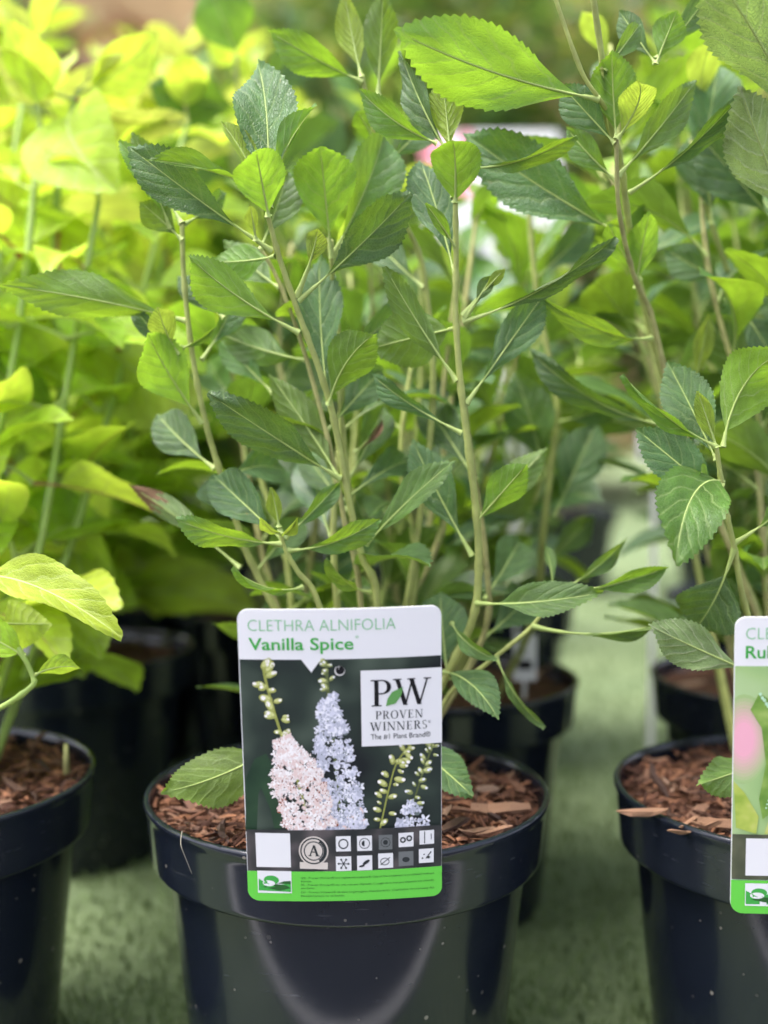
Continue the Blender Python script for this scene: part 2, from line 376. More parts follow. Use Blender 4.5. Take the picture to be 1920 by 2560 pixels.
for i in range(8):
    r = random.Random(600 + i)
    g = leaf_geo(1, r.uniform(.5, .62), r.uniform(.4, 1.5), r.uniform(.1, .5), r.uniform(.36, .42), .2, r.uniform(-.3, .3), r.uniform(-.05, .05), 26, 6, .3, 600 + i, wave=.03, scale=12)
    POOL['lime'].append(mesh('leaf', g[0], g[1], [MAT['lime'], MAT['petiole']], g[2], g[3]))
for i in range(6):
    r = random.Random(700 + i)
    g = leaf_geo(1, r.uniform(.38, .5), r.uniform(.2, 1.2), r.uniform(.1, .4), r.uniform(.5, .62), .12, r.uniform(-.4, .4), 0, 9, 4, 0, 700 + i, scale=14)
    POOL['far'].append(mesh('leaf', g[0], g[1], [MAT['mid'], MAT['petiole']], g[2], g[3]))
def grow_leaf(parent, B, d, up, L, mat, pool, rnd, pm='petiole'):
    d = d.normalized(); n = up - d * up.dot(d)
    if n.length < .05: n = Vector((1, 0, 0)) - d * d.x
    n.normalize(); n = Matrix.Rotation(rnd.gauss(0, .35), 3, d) @ n
    x = d.cross(n)
    w = Matrix(((x.x * L, d.x * L, n.x * L, B.x), (x.y * L, d.y * L, n.y * L, B.y), (x.z * L, d.z * L, n.z * L, B.z), (0, 0, 0, 1)))
    o = obj('leaf', rnd.choice(POOL[pool]), parent, w)
    o.material_slots[0].link = 'OBJECT'; o.material_slots[0].material = MAT['far_' + mat]
    if pm != 'petiole': o.material_slots[1].link = 'OBJECT'; o.material_slots[1].material = MAT[pm]
    return o
def stem(parent, pts, r0, r1, mat='stem', sides=9, n=6):
    """pts: (pixel x, pixel y, distance) traced, or Vectors; nodes swell a little"""
    r0 *= .80; r1 *= .80
    p = [q if isinstance(q, Vector) else at(*q) for q in pts]
    sp = spline(p, n); nodes = max(2.0, sum((y_ - x_).length for x_, y_ in zip(p[:-1], p[1:])) / .026)
    ph = random.Random(len(sp) + int(r0 * 1e6)).random() * 6
    v, f = tube(sp, lambda t: (r0 + (r1 - r0) * t) * (1 + .30 * math.exp(-(((t * nodes + ph) % 1 - .5) / .09) ** 2)), sides)
    v, wm = recentre(v)
    return obj('stem', mesh('stem', v, f, MAT[mat]), parent, wm)
# ------------------------------------------------------------------ pots and bark
POT_H = .155; SOIL = .1455
pv, pf = lathe([(.0, .003), (.066, .003), (.070, 0), (.0713, .002), (.0715, .004), (.0718, .007), (.0777, .063), (.0843, .125), (.0845, .1275), (.0846, .128), (.0832, .128), (.083, .127), (.069, .008), (0, .008)])
POT_ME = mesh('pot', pv, pf, MAT['pot'])
pv, pf = lathe([(.0842, .1295), (.0897, .1262), (.0908, .1256), (.0914, .1262), (.0916, .1270), (.0917, .1282), (.0927, .139), (.0936, .1480), (.0938, .1495), (.0940, .1505), (.0948, .1525), (.0950, .1540), (.0944, .1550), (.0930, .1553), (.0922, .1546), (.0918, .150), (.0897, .1300)], close=True)
RIM_ME = mesh('rim', pv, pf, MAT['pot'])
pv, pf = lathe([(0, .0), (.03, .0015), (.06, .0), (.0905, -.002)], 40)
for q in pv: q.z += .003 * mnoise.noise(q * 60)
SOIL_ME = mesh('soil', pv, pf, MAT['soil'])
CHIPS = []
for i in range(10):
    r = random.Random(40 + i); l, wd, th = 1.0, r.uniform(.12, .3), r.uniform(.06, .15)
    vs_ = []
    for t in (-.5, -.2, .2, .5):
        k = (1 if abs(t) < .4 else r.uniform(.35, .8)); bx, bz = r.gauss(0, .05), r.gauss(0, .06)
        for a, b_ in ((-1, -1), (1, -1), (1, 1), (-1, 1)):
            vs_.append((t + r.gauss(0, .05), bx + a * wd / 2 * k * r.uniform(.75, 1.2), bz + b_ * th / 2 * k * r.uniform(.7, 1.2)))
    fs = [(0, 1, 2, 3), (15, 14, 13, 12)]
    for s in range(3):
        for q in range(4): fs.append((s * 4 + q, s * 4 + (q + 1) % 4, s * 4 + 4 + (q + 1) % 4, s * 4 + 4 + q))
    CHIPS.append(mesh('bark_chip', vs_, [tuple(reversed(q)) for q in fs], MAT['chip'], smooth=False))
def chip(soil, x, y, z, l, rnd, rz=None, tilt=None, pale=False):
    e = Matrix.Rotation(rz if rz is not None else rnd.random() * 6.28, 4, 'Z') @ Matrix.Rotation(rnd.gauss(0, .28) if tilt is None else tilt, 4, 'Y') @ Matrix.Rotation(rnd.gauss(0, .5), 4, 'X')
    o = obj('bark_chip', rnd.choice(CHIPS), soil, Matrix.Translation((x, y, z)) @ e @ Matrix.Scale(l, 4))
    if pale: o.material_slots[0].link = 'OBJECT'; o.material_slots[0].material = MAT['chip_pale']
    return o
def potted(X, Y, label, chips, seed, group=None, z=0):
    rnd = random.Random(seed)
    root = empty('potted_shrub', (X, Y, z), label, 'shrub', group)
    M0 = Matrix.Translation((X, Y, z)) @ Matrix.Rotation(rnd.random() * 6, 4, 'Z')
    p = obj('pot', POT_ME, root, M0); obj('rim', RIM_ME, p, M0)
    s = obj('soil', SOIL_ME, root, M0 @ Matrix.Translation((0, 0, SOIL)))
    for i in range(chips):
        rr = .086 * math.sqrt(rnd.random()); a = rnd.random() * 6.28
        l = rnd.choice((.006, .008, .010, .013, .017)) * rnd.uniform(.8, 1.2)
        rr = min(rr, .089 - l * .42)
        chip(s, X + rr * math.cos(a), Y + rr * math.sin(a), z + SOIL + .001 + .006 * rnd.random(), l, rnd)
    if chips > 100:                            # fine shreds between the chips, too many to count
        vs_, fs = [], []
        for i in range(1700):
            rr = .0895 * math.sqrt(rnd.random()); a = rnd.random() * 6.28; l = rnd.uniform(.002, .0065); w_ = rnd.uniform(.0004, .0011)
            c = Vector((rr * math.cos(a), rr * math.sin(a), .001 + .0055 * rnd.random())); t = rnd.random() * 6.28; d = Vector((math.cos(t), math.sin(t), rnd.gauss(0, .3))) * l; s_ = Vector((-math.sin(t), math.cos(t), rnd.gauss(0, .5))) * w_; u_ = Vector((0, 0, w_))
            k = len(vs_); vs_ += [c - d - s_, c - d * .9 + s_, c + d + s_ * .6, c + d * .9 - s_, c + u_]; fs += [(k, k + 3, k + 4), (k + 3, k + 2, k + 4), (k + 2, k + 1, k + 4), (k + 1, k, k + 4)]
        for q in range(3):
            third = [f_ for i, f_ in enumerate(fs) if (i // 4) % 3 == q]; ids = sorted({x for f_ in third for x in f_}); mp_ = {x: i for i, x in enumerate(ids)}
            o = obj('bark_shreds', mesh('bark_shreds', [vs_[x] for x in ids], [tuple(mp_[x] for x in f_) for f_ in third], SHRED[q], smooth=False), s, M0 @ Matrix.Translation((0, 0, SOIL))); o['kind'] = 'stuff'
    return root, s
SHRED = [simple('shred_red_brown', (.13, .058, .034, 1), .8, .2, .3, 90), simple('shred_dark_brown', (.055, .024, .015, 1), .8, .2, .3, 90), simple('shred_tan', (.26, .12, .065, 1), .8, .2, .4, 90)]
def grow_clethra(root, X, Y, h, n, rnd, splay=.11, z0=SOIL, lens=(.052, .085), start=.2, bias=(0, 0), pool='clethra', dens=1.0, dark=.5):
    for k in range(n):
        a = 6.28 * (k + rnd.random() * .7) / n; rr = .02 * rnd.random() + .008
        hh = h * rnd.uniform(.72, 1.05); sp = splay * rnd.uniform(.4, 1.15)
        b = Vector((X + rr * math.cos(a), Y + rr * math.sin(a), z0 - .004))
        tp = Vector((X + (rr + sp) * math.cos(a) + bias[0], Y + (rr + sp) * math.sin(a) + bias[1], z0 + hh))
        pts = [b.lerp(tp, t) + Vector((rnd.gauss(0, .006), rnd.gauss(0, .006), .0)) * (1 if 0 < t < 1 else 0) + Vector((math.cos(a), math.sin(a), 0)) * (sp * .3 * math.sin(t * 3.14) * rnd.uniform(-.2, .8)) for t in (0, .25, .5, .75, 1)]
        s = stem(root, pts, .0027, .0013, rnd.choice(('stem', 'stem', 'stem_old')), 6, 4)
        sp_ = spline(pts, 10); nl = max(6, int(hh * (1 - start) / .022 * dens)); ph = rnd.random() * 6
        for i in range(nl):
            t = start + (1 - start) * (i + rnd.random() * .5) / nl; t = min(t, 1)
            q = t * (len(sp_) - 1); j = min(int(q), len(sp_) - 2); p = sp_[j].lerp(sp_[j + 1], q - j)
            sd_ = (sp_[j + 1] - sp_[j]).normalized(); ph += 2.4 + rnd.gauss(0, .25)
            rad = Vector((math.cos(ph), math.sin(ph), 0)); rad = (rad - sd_ * rad.dot(sd_)).normalized()
            al = R(rnd.uniform(48, 82)) * (1 if t < .85 else .6)
            d = sd_ * math.cos(al) + rad * math.sin(al)
            L = rnd.uniform(*lens) * (1 if t < .8 else 1 - (t - .8) * 2.6)
            y = rnd.random()
            mt = 'young' if t > .93 and y < .7 else ('bright' if t > .8 and y < .6 else ('dark' if y < dark else ('mid' if y < .93 else 'bright')))
            grow_leaf(s, p, d, sd_ * .9 + Vector((0, 0, .4)), L, mt, pool, rnd)
def grow_lime(root, X, Y, h, n, rnd, splay=.1, z0=SOIL, lens=(.07, .12), start=.25, bias=(0, 0), mats=('lime', 'limeg', 'gold'), gap=.042):
    for k in range(n):
        a = 6.28 * (k + rnd.random() * .8) / n; rr = .015; hh = h * rnd.uniform(.7, 1.05); sp = splay * rnd.uniform(.3, 1.2)
        b = Vector((X + rr * math.cos(a), Y + rr * math.sin(a), z0 - .004)); tp = Vector((X + (rr + sp) * math.cos(a) + bias[0], Y + (rr + sp) * math.sin(a) + bias[1], z0 + hh))
        pts = [b.lerp(tp, t) + Vector((rnd.gauss(0, .005), rnd.gauss(0, .005), 0)) * (1 if 0 < t < 1 else 0) for t in (0, .33, .66, 1)]
        s = stem(root, pts, .0033, .0018, 'stem_lime', 6, 4)
        nn = max(4, int(hh * (1 - start) / gap)); ph = rnd.random() * 6
        for i in range(nn + 1):
            t = start + (1 - start) * i / nn; p = b.lerp(tp, t); ph += 1.57 + rnd.gauss(0, .15)
            for sgn in (0, 3.14159):
                al = R(rnd.uniform(62, 105)) * (1 if i < nn else .5)
                d = Vector((math.cos(ph + sgn) * math.sin(al), math.sin(ph + sgn) * math.sin(al), math.cos(al)))
                L = rnd.uniform(*lens) * (1 if i < nn - 1 else .65)
                y = rnd.random() + (t - .6) * .6
                mt = mats[2] if y > 1.0 else (mats[0] if y > .22 else mats[1])
                grow_leaf(s, p, d, Vector((0, 0, 1)), L, mt, 'lime', rnd, 'petiole_red' if rnd.random() < .3 else 'petiole')
# ------------------------------------------------------------------ front centre shrub (traced)
def xat(px, py, Y): return at(px, py, Y).x
XC = xat(869, 1965, .556)
plant_c, soil_c = potted(XC, .556, 'dark green leafy shrub in the glossy black pot behind the whole white plant label', 290, 1)
s1 = stem(plant_c, [(905, 1900, .55), (942, 1510, .535), (905, 1390, .53), (870, 1240, .525), (835, 1050, .52), (800, 930, .515), (745, 780, .51), (700, 650, .505), (668, 535, .50)], .0023, .0013, n=8)
s2 = stem(plant_c, [(880, 1900, .565), (640, 1430, .556), (600, 1330, .552), (550, 1180, .548), (510, 1040, .543), (480, 880, .54), (460, 700, .537), (455, 560, .535)], .0021, .0013, n=8)
s3 = stem(plant_c, [(1010, 1900, .55), (1110, 1700, .54), (1178, 1560, .53), (1196, 1440, .525), (1192, 1300, .52), (1172, 1130, .515), (1150, 950, .51), (1139, 780, .507), (1140, 640, .505), (1138, 490, .50)], .0026, .0013, n=8)
s4 = stem(plant_c, [(890, 1900, .54), (800, 1520, .52), (745, 1430, .515), (712, 1370, .512), (697, 1312, .51)], .0018, .0009)
s5 = stem(plant_c, [(1040, 1900, .55), (1120, 1740, .54), (1190, 1680, .535), (1260, 1625, .53), (1330, 1565, .53), (1385, 1490, .53)], .0016, .0010)
s6 = stem(plant_c, [(925, 1900, .56), (900, 1480, .545), (865, 1320, .54), (840, 1190, .54), (800, 1020, .54), (745, 830, .54), (690, 690, .54), (650, 620, .54)], .0018, .0010, 'stem_old')
s7 = stem(plant_c, [(1030, 1900, .57), (1205, 1600, .565), (1215, 1400, .56), (1180, 1150, .56), (1150, 940, .56)], .0020, .0013, 'stem_old')
s8 = stem(plant_c, [(940, 1900, .57), (880, 1300, .56), (850, 1000, .555), (833, 800, .55), (829, 600, .535)], .0018, .0011)
T, U = 'T', 'U'
# ---- top of the left-centre stem
leaf(s1, (668, 545, .50), (645, 160, .535), 158, 'dark', T, 0, .55, .25, m=.54, pet=.1, e=1.25)
leaf(s1, (672, 540, .495), (640, 372, .475), 130, 'bright', U, 8, .5, .22, m=.56, pet=.04, wave=.06, e=.8)
leaf(s1, (680, 628, .505), (322, 366, .50), 134, 'dark', T, -14, .35, .22, m=.63, pet=.2)
leaf(s1, (640, 470, .50), (363, 400, .485), 62, 'bright', T, 62, .5, .5, m=.6, pet=.1, twist=.5)
leaf(s1, (675, 520, .50), (792, 262, .50), 60, 'bright', U, 40, .6, .5, m=.6, pet=.1)
leaf(s1, (660, 500, .505), (552, 305, .51), 66, 'young', T, 30, .5, .5, m=.55, pet=.08)
leaf(s1, (640, 600, .50), (625, 515, .49), 36, 'young', U, 10, .4, .3, m=.6, pet=.1)
leaf(s1, (742, 742, .51), (795, 572, .495), 60, 'young', U, -10, .3, .3, m=.62, pet=.45)
leaf(s1, (747, 752, .51), (1028, 482, .50), 142, 'dark', T, 16, .35, .25, m=.66, pet=.18)
leaf(s1, (748, 832, .51), (470, 638, .485), 128, 'bright', U, 16, .75, .25, m=.58, pet=.17)
leaf(s1, (822, 1012, .517), (936, 836, .49), 128, 'bright', U, 0, .3, .2, m=.55, pet=.08, sb=.05)
leaf(s1, (822, 1010, .525), (800, 640, .55), 118, 'dark', T, -8, .3, .25, m=.58, pet=.1)
leaf(s1, (849, 1196, .522), (519, 982, .50), 130, 'dark', T, -22, .5, .22, m=.58, pet=.12, sb=.03)
leaf(s1, (917, 1362, .53), (1137, 1150, .51), 96, 'mid', T, -30, .5, .3, m=.58, pet=.12)
leaf(s1, (926, 1482, .535), (815, 1396, .515), 58, 'mid', T, -52, .9, .3, m=.58, pet=.2)
leaf(s1, (850, 1200, .53), (672, 935, .545), 100, 'mid', U, -8, .3, .3, m=.55, pet=.12)
leaf(s1, (690, 640, .51), (525, 655, .535), 92, 'bright', U, 15, .4, .25, m=.56, pet=.12)
leaf(s6, (650, 625, .54), (720, 430, .555), 110, 'mid', T, 10, .4, .25)
leaf(s6, (700, 720, .545), (560, 600, .57), 90, 'mid', U, 5, .4, .25)
leaf(s6, (765, 900, .545), (540, 830, .57), 100, 'mid', U, 0, .4, .25)
leaf(s6, (815, 1080, .545), (960, 920, .58), 90, 'dark', T, 0, .4, .25)
leaf(s6, (850, 1260, .545), (1040, 1150, .60), 84, 'dark', T, -20, .6, .25)
# ---- short twig with light leaf, behind right
leaf(s8, (829, 645, .535), (800, 366, .515), 156, 'bright', U, -8, .5, .2, m=.62, pet=.2, wave=.05, e=.85)
leaf(s8, (830, 640, .54), (962, 330, .56), 150, 'mid', T, 20, .5, .25, m=.56)
leaf(s8, (830, 660, .54), (1000, 440, .56), 70, 'young', U, 50, .5, .3)
leaf(s8, (840, 900, .555), (1010, 770, .59), 90, 'dark', T, 10, .5, .25)
leaf(s8, (880, 1290, .56), (760, 1130, .60), 90, 'dark', T, 10, .5, .25)
leaf(s8, (870, 1200, .56), (960, 1010, .59), 90, 'mid', T, 10, .5, .25)
# ---- left stem
leaf(s2, (455, 560, .535), (330, 330, .54), 80, 'mid', U, 10, .4, .25)
leaf(s2, (425, 570, .535), (297, 352, .53), 80, 'bright', T, 26, .5, .3, m=.55)
leaf(s2, (456, 600, .535), (350, 505, .53), 84, 'mid', U, -10, .4, .2)
leaf(s2, (462, 560, .54), (560, 480, .56), 70, 'dark', T, 20, .4, .25)
leaf(s2, (464, 802, .54), (-6, 712, .52), 122, 'mid', U, -20, .35, .3, m=.52, pet=.12)
leaf(s2, (444, 885, .535), (396, 768, .52), 76, 'young', U, 8, .3, .3, m=.55, pet=.16)
leaf(s2, (448, 880, .54), (320, 748, .545), 54, 'dark', T, -40, .4, .3, pet=.06)
leaf(s2, (455, 870, .54), (540, 816, .53), 26, 'mid', T, 40, .4, .5, pet=.05)
leaf(s2, (560, 795, .55), (445, 690, .56), 64, 'dark', T, -28, .4, .3, pet=.06)
leaf(s2, (506, 1057, .543), (368, 832, .515), 140, 'bright', U, 14, .7, .25, m=.55, pet=.16)
leaf(s2, (537, 1172, .55), (395, 1035, .575), 108, 'dark', T, -10, .4, .25)
leaf(s2, (505, 900, .545), (590, 740, .57), 84, 'dark', T, 20, .4, .25, pet=.2)
leaf(s2, (560, 1200, .55), (720, 1180, .58), 112, 'dark', T, -15, .5, .25, sb=-.1)
leaf(s2, (590, 1300, .555), (530, 1188, .565), 120, 'dark', T, 0, .4, .25)
leaf(s2, (684, 985, .56), (556, 852, .575), 84, 'mid', T, 0, .4, .25)
leaf(s2, (600, 1420, .55), (322, 1212, .56), 62, 'pale', U, -35, .3, .4, m=.66, dry=.72, pet=.1)
leaf(s2, (640, 1430, .556), (760, 1300, .58), 90, 'mid', T, 0, .4, .25)
# ---- short twig above the label
leaf(s4, (703, 1360, .512), (438, 1297, .50), 92, 'mid', T, -48, .45, .25, m=.58, pet=.12)
leaf(s4, (722, 1376, .513), (950, 1297, .498), 84, 'mid', T, 44, .5, .25, m=.62, pet=.14)
leaf(s4, (697, 1316, .51), (677, 1218, .505), 42, 'young', U, 14, .2, .35, m=.52, pet=.05)
leaf(s4, (700, 1330, .51), (650, 1296, .49), 38, 'young', T, -50, .9, .4, m=.55, pet=.06)
leaf(s4, (700, 1330, .51), (742, 1294, .49), 36, 'young', T, 50, .9, .4, m=.55, pet=.06)
leaf(s4, (712, 1345, .512), (848, 1208, .525), 56, 'mid', T, 24, .5, .3, pet=.12)
leaf(s4, (708, 1350, .515), (535, 1188, .54), 118, 'dark', T, -6, .4, .25, m=.58)
leaf(s4, (755, 1468, .516), (580, 1420, .495), 40, 'bright', T, -62, .7, .4, m=.6, pet=.1)
# ---- right stem of the centre shrub
leaf(s3, (1137, 505, .50), (1132, 350, .48), 128, 'bright', U, -10, .6, .22, m=.55, pet=.03, twist=-.3, wave=.07, e=.75)
leaf(s3, (1092, 358, .50), (898, 222, .505), 84, 'bright', T, -34, .5, .3, m=.55, pet=.05)
leaf(s3, (1136, 495, .502), (1106, 190, .51), 94, 'young', U, 6, .3, .3, m=.66, pet=.36)
leaf(s3, (1136, 420, .503), (1440, 338, .49), 80, 'mid', T, 38, .9, .3, m=.66, pet=.2, twist=-.5)
leaf(s3, (1130, 400, .51), (1002, 128, .525), 86, 'dark', T, -30, .5, .3, m=.55)
leaf(s3, (1140, 620, .505), (1064, 508, .49), 38, 'bright', T, 18, .3, .3, pet=.12)
leaf(s3, (1140, 700, .51), (1050, 400, .54), 120, 'dark', T, 6, .4, .25)
leaf(s3, (1141, 952, .51), (962, 666, .50), 92, 'mid', U, 22, .25, .25, m=.56, pet=.16)
leaf(s3, (1140, 820, .512), (925, 872, .53), 150, 'mid', U, 0, .4, .2, m=.5, pet=.1)
leaf(s3, (1158, 805, .508), (1540, 592, .50), 74, 'dark', T, 44, .5, .35, m=.62, pet=.16)
leaf(s3, (1160, 800, .508), (1230, 690, .505), 42, 'mid', T, -20, .4, .3, pet=.4)
leaf(s3, (1158, 790, .508), (1262, 672, .50), 30, 'young', U, 20, .4, .3, pet=.5)
leaf(s3, (1165, 1010, .512), (1376, 712, .535), 100, 'dark', T, 10, .35, .25, m=.58, pet=.14)
leaf(s3, (1154, 1082, .515), (928, 935, .53), 62, 'dark', T, -28, .45, .3, pet=.16)
leaf(s3, (1192, 1304, .52), (1316, 1162, .495), 98, 'bright', U, 4, .3, .2, m=.55, pet=.05)
leaf(s3, (1180, 1390, .525), (1030, 1098, .54), 104, 'dark', T, 0, .4, .25, m=.56, pet=.18)
leaf(s3, (1190, 1300, .53), (1370, 1120, .56), 90, 'mid', U, 10, .4, .25)
leaf(s3, (1192, 1508, .526), (1508, 1480, .505), 98, 'mid', T, -38, .9, .25, m=.56, pet=.16, sb=.13)
leaf(s3, (1130, 1558, .53), (1242, 1650, .51), 46, 'mid', T, 36, .6, .4, pet=.04)
leaf(s3, (1120, 1700, .54), (1100, 1480, .56), 130, 'dark', T, 6, .5, .25)
leaf(s7, (1210, 1500, .56), (1300, 1350, .60), 110, 'dark', T, 8, .5, .25)
leaf(s7, (1205, 1600, .565), (1330, 1480, .60), 120, 'dark', T, 8, .5, .25)
leaf(s7, (1190, 1200, .56), (1060, 1000, .60), 100, 'dark', T, 8, .5, .25)
leaf(s5, (1330, 1565, .53), (1645, 1560, .52), 46, 'mid', T, 58, .5, .4, m=.66, pet=.3)
leaf(s5, (1385, 1490, .53), (1672, 1418, .525), 64, 'bright', T, 30, .4, .4, m=.58, pet=.3)
leaf(s5, (1380, 1500, .53), (1360, 1360, .56), 30, 'mid', T, 30, .4, .4)
leaf(s5, (1385, 1490, .53), (1568, 1345, .56), 52, 'mid', T, 40, .6, .4, m=.62)
leaf(s5, (1110, 1680, .535), (1246, 1800, .505), 104, 'dark', T, -24, .9, .25, m=.58, pet=.04, sb=-.06)
leaf(s5, (1240, 1640, .53), (1362, 1820, .52), 40, 'mid', T, 40, .5, .4)
leaf(s5, (1040, 1870, .53), (1182, 1990, .49), 112, 'dark', T, -10, .5, .2, m=.5, pet=.05)
leaf(s2, (720, 1850, .52), (402, 1982, .475), 150, 'mid', U, 14, .4, .2, m=.52, pet=.1)
leaf(s1, (890, 1130, .56), (955, 1050, .56), 24, 'dry', T, 20, 1.2, .8)
s9 = stem(plant_c, [(950, 1900, .575), (1075, 1100, .575), (1062, 700, .575), (1005, 540, .57), (935, 330, .56), (905, 185, .555)], .0020, .0012, 'stem')
leaf(s9, (905, 205, .555), (670, 76, .55), 104, 'bright', T, -24, .4, .25, m=.52)
leaf(s9, (904, 195, .555), (860, -20, .56), 76, 'young', U, 8, .3, .3, m=.55)
leaf(s9, (945, 240, .56), (958, -25, .55), 92, 'mid', U, 6, .3, .25, m=.55)
leaf(s9, (936, 350, .56), (893, 278, .55), 54, 'bright', U, 6, .3, .25, pet=.2)
leaf(s9, (960, 420, .565), (1090, 300, .59), 80, 'dark', T, 6, .3, .25)
leaf(s9, (1060, 720, .575), (930, 590, .60), 90, 'dark', T, 6, .3, .25)
# filler stems at the back of the pot
rf = random.Random(11)
grow_clethra(plant_c, XC, .60, .30, 9, rf, splay=.07, bias=(.0, .06), start=.12, lens=(.045, .07))
# root thread hanging over the rim, splinters on the bark
v, f = tube(spline([at(455, 2078, .475), at(452, 2110, .4655), at(462, 2140, .4645), at(480, 2185, .4645)], 5), lambda t: .00022 * (1.2 - .7 * t), 5)
v, wm = recentre(v); obj('root_thread', mesh('root_thread', v, f, simple('root_pale', (.22, .20, .15, 1), .8)), plant_c, wm)
rc = random.Random(77)
for px, py, Y, l, rz in ((790, 2060, .50, .018, .4), (690, 2050, .50, .02, 1.0), (1190, 2040, .5, .018, .5), (1250, 1990, .53, .026, .15), (1235, 2060, .50, .016, .3), (1140, 2020, .51, .02, .9)):
    q = at(px, py, Y); chip(soil_c, q.x, q.y, SOIL + .007, l, rc, rz, .05, rc.random() < .4)

# ------------------------------------------------------------------ front right shrub (traced)
XR = xat(2044, 1965, .556)
plant_r, soil_r = potted(XR, .556, 'fresh green shrub in the black pot at the right edge behind the cropped label', 285, 2)
r1 = stem(plant_r, [(2010, 1900, .55), (1935, 1700, .53), (1866, 1528, .515), (1834, 1362, .505), (1810, 1252, .50), (1791, 1115, .495)], .0020, .0012, n=8)
r2 = stem(plant_r, [(2010, 1900, .58), (1900, 1560, .58), (1748, 1184, .57), (1693, 1060, .565), (1632, 800, .555), (1585, 690, .54), (1548, 526, .52), (1541, 350, .51)], .0022, .0011, 'stem_old', n=8)
r3 = stem(plant_r, [(2030, 1900, .59), (1880, 1500, .59), (1700, 1060, .575), (1610, 760, .56), (1572, 560, .54), (1552, 410, .525), (1526, 304, .515), (1505, 146, .505), (1478, -40, .495)], .0023, .0015, n=8)
r4 = stem(plant_r, [(1526, 290, .515), (1496, 244, .505), (1450, 170, .50), (1383, -20, .495)], .0012, .0010)
r5 = stem(plant_r, [(2070, 1900, .60), (1960, 1400, .61), (1902, 1080, .62), (1853, 780, .62), (1827, 700, .62), (1769, 526, .61), (1728, 350, .60)], .0022, .0015, 'stem')
leaf(r1, (1808, 1118, .497), (1960, 885, .47), 165, 'bright', U, -12, .9, .25, m=.5, pet=.12, sb=.16)
leaf(r1, (1791, 1118, .495), (1744, 978, .49), 50, 'young', U, 18, .2, .3, m=.54, pet=.05)
leaf(r1, (1788, 1115, .495), (1556, 936, .49), 66, 'bright', T, -50, .5, .35, m=.58, pet=.08)
leaf(r1, (1790, 1150, .50), (1668, 905, .52), 124, 'dark', T, 8, .3, .2, m=.55, pet=.06)
leaf(r1, (1806, 1250, .50), (1590, 1072, .505), 132, 'dark', T, 12, .5, .22, m=.55, pet=.08)
leaf(r1, (1806, 1205, .50), (1690, 1414, .45), 185, 'bright', T, -4, 1.1, .2, m=.55, pet=.06, sb=.12, e=.85)
leaf(r1, (1806, 1215, .498), (1752, 1178, .485), 48, 'bright', U, 10, .9, .4, pet=.3)
leaf(r1, (1836, 1370, .505), (1738, 1572, .525), 178, 'dark', T, 0, .5, .2, m=.55, pet=.26, sb=-.05)
leaf(r1, (1836, 1358, .505), (2010, 1220, .50), 90, 'mid', T, 20, .5, .3, pet=.3)
leaf(r1, (1900, 1690, .50), (1620, 1562, .485), 118, 'pale', U, 12, .3, .2, m=.55, pet=.16)
leaf(r1, (1990, 1880, .52), (1752, 1960, .48), 110, 'mid', U, 10, .5, .2, m=.55, pet=.1)
leaf(r4, (1497, 248, .505), (984, 74, .475), 205, 'bright', U, -4, .35, .2, m=.56, pet=.08, sb=.05)
leaf(r3, (1536, 358, .51), (1402, 212, .515), 98, 'dark', T, -8, .4, .25, m=.6, pet=.06)
leaf(r3, (1540, 450, .52), (1416, 318, .525), 72, 'mid', T, -14, .4, .25, m=.55)
leaf(r2, (1541, 345, .51), (1529, 126, .50), 112, 'bright', U, -8, .4, .3, m=.58, pet=.06)
leaf(r2, (1545, 345, .508), (1598, 205, .48), 98, 'young', U, 18, .9, .3, m=.52, pet=.06, sb=-.1)
leaf(r2, (1546, 440, .515), (1740, 200, .52), 92, 'mid', T, 20, .3, .25, m=.58, pet=.1)
leaf(r3, (1574, 482, .525), (1864, 226, .50), 64, 'dark', T, 46, .4, .45, m=.6, pet=.18)
leaf(r3, (1510, 180, .505), (1600, 60, .52), 60, 'mid', T, 20, .4, .3)
leaf(r5, (2010, 330, .50), (1775, -70, .455), 250, 'pale', U, -18, .5, .25, m=.52, pet=.1, quilt=.014)
leaf(r5, (1985, 560, .51), (1850, 215, .49), 170, 'pale', U, 20, .5, .25, m=.52, pet=.1, quilt=.014)
leaf(r4, (1640, 160, .52), (1692, 26, .515), 84, 'bright', U, -6, .3, .25, m=.6, pet=.08)
leaf(r4, (1638, 158, .525), (1548, 26, .535), 66, 'dark', T, -16, .3, .3, m=.58, pet=.06)
leaf(r4, (1640, 150, .53), (1782, -30, .54), 70, 'dark', T, 30, .3, .3)
leaf(r3, (1560, 590, .54), (1165, 335, .56), 170, 'dark', T, -4, .4, .22, m=.56, pet=.1)
leaf(r5, (1740, 470, .60), (1795, 155, .61), 150, 'dark', T, 0, .4, .25)
leaf(r5, (1780, 560, .60), (1745, 320, .60), 140, 'dark', T, 0, .4, .25)
leaf(r5, (1940, 560, .60), (1740, 330, .59), 150, 'dark', T, 0, .4, .25)
leaf(r2, (1628, 845, .557), (1352, 742, .53), 78, 'mid', T, -40, 1.0, .25, m=.56, pet=.12)
leaf(r2, (1645, 1060, .565), (1318, 868, .57), 84, 'dark', T, -34, .8, .25, m=.52, pet=.1)
leaf(r2, (1600, 700, .55), (1520, 560, .53), 60, 'bright', U, 10, .4, .25)
leaf(r2, (1590, 720, .55), (1625, 530, .53), 80, 'bright', U, 10, .4, .25, m=.5)
leaf(r5, (1735, 960, .58), (1772, 785, .57), 52, 'young', T, 10, .3, .3, m=.55)
leaf(r5, (1850, 770, .60), (1935, 900, .59), 90, 'dark', T, -20, .6, .25)
leaf(r5, (1895, 1000, .60), (1760, 780, .60), 130, 'mid', U, 0, .4, .25)
leaf(r5, (1830, 715, .61), (1660, 620, .62), 90, 'dark', T, 0, .4, .25)
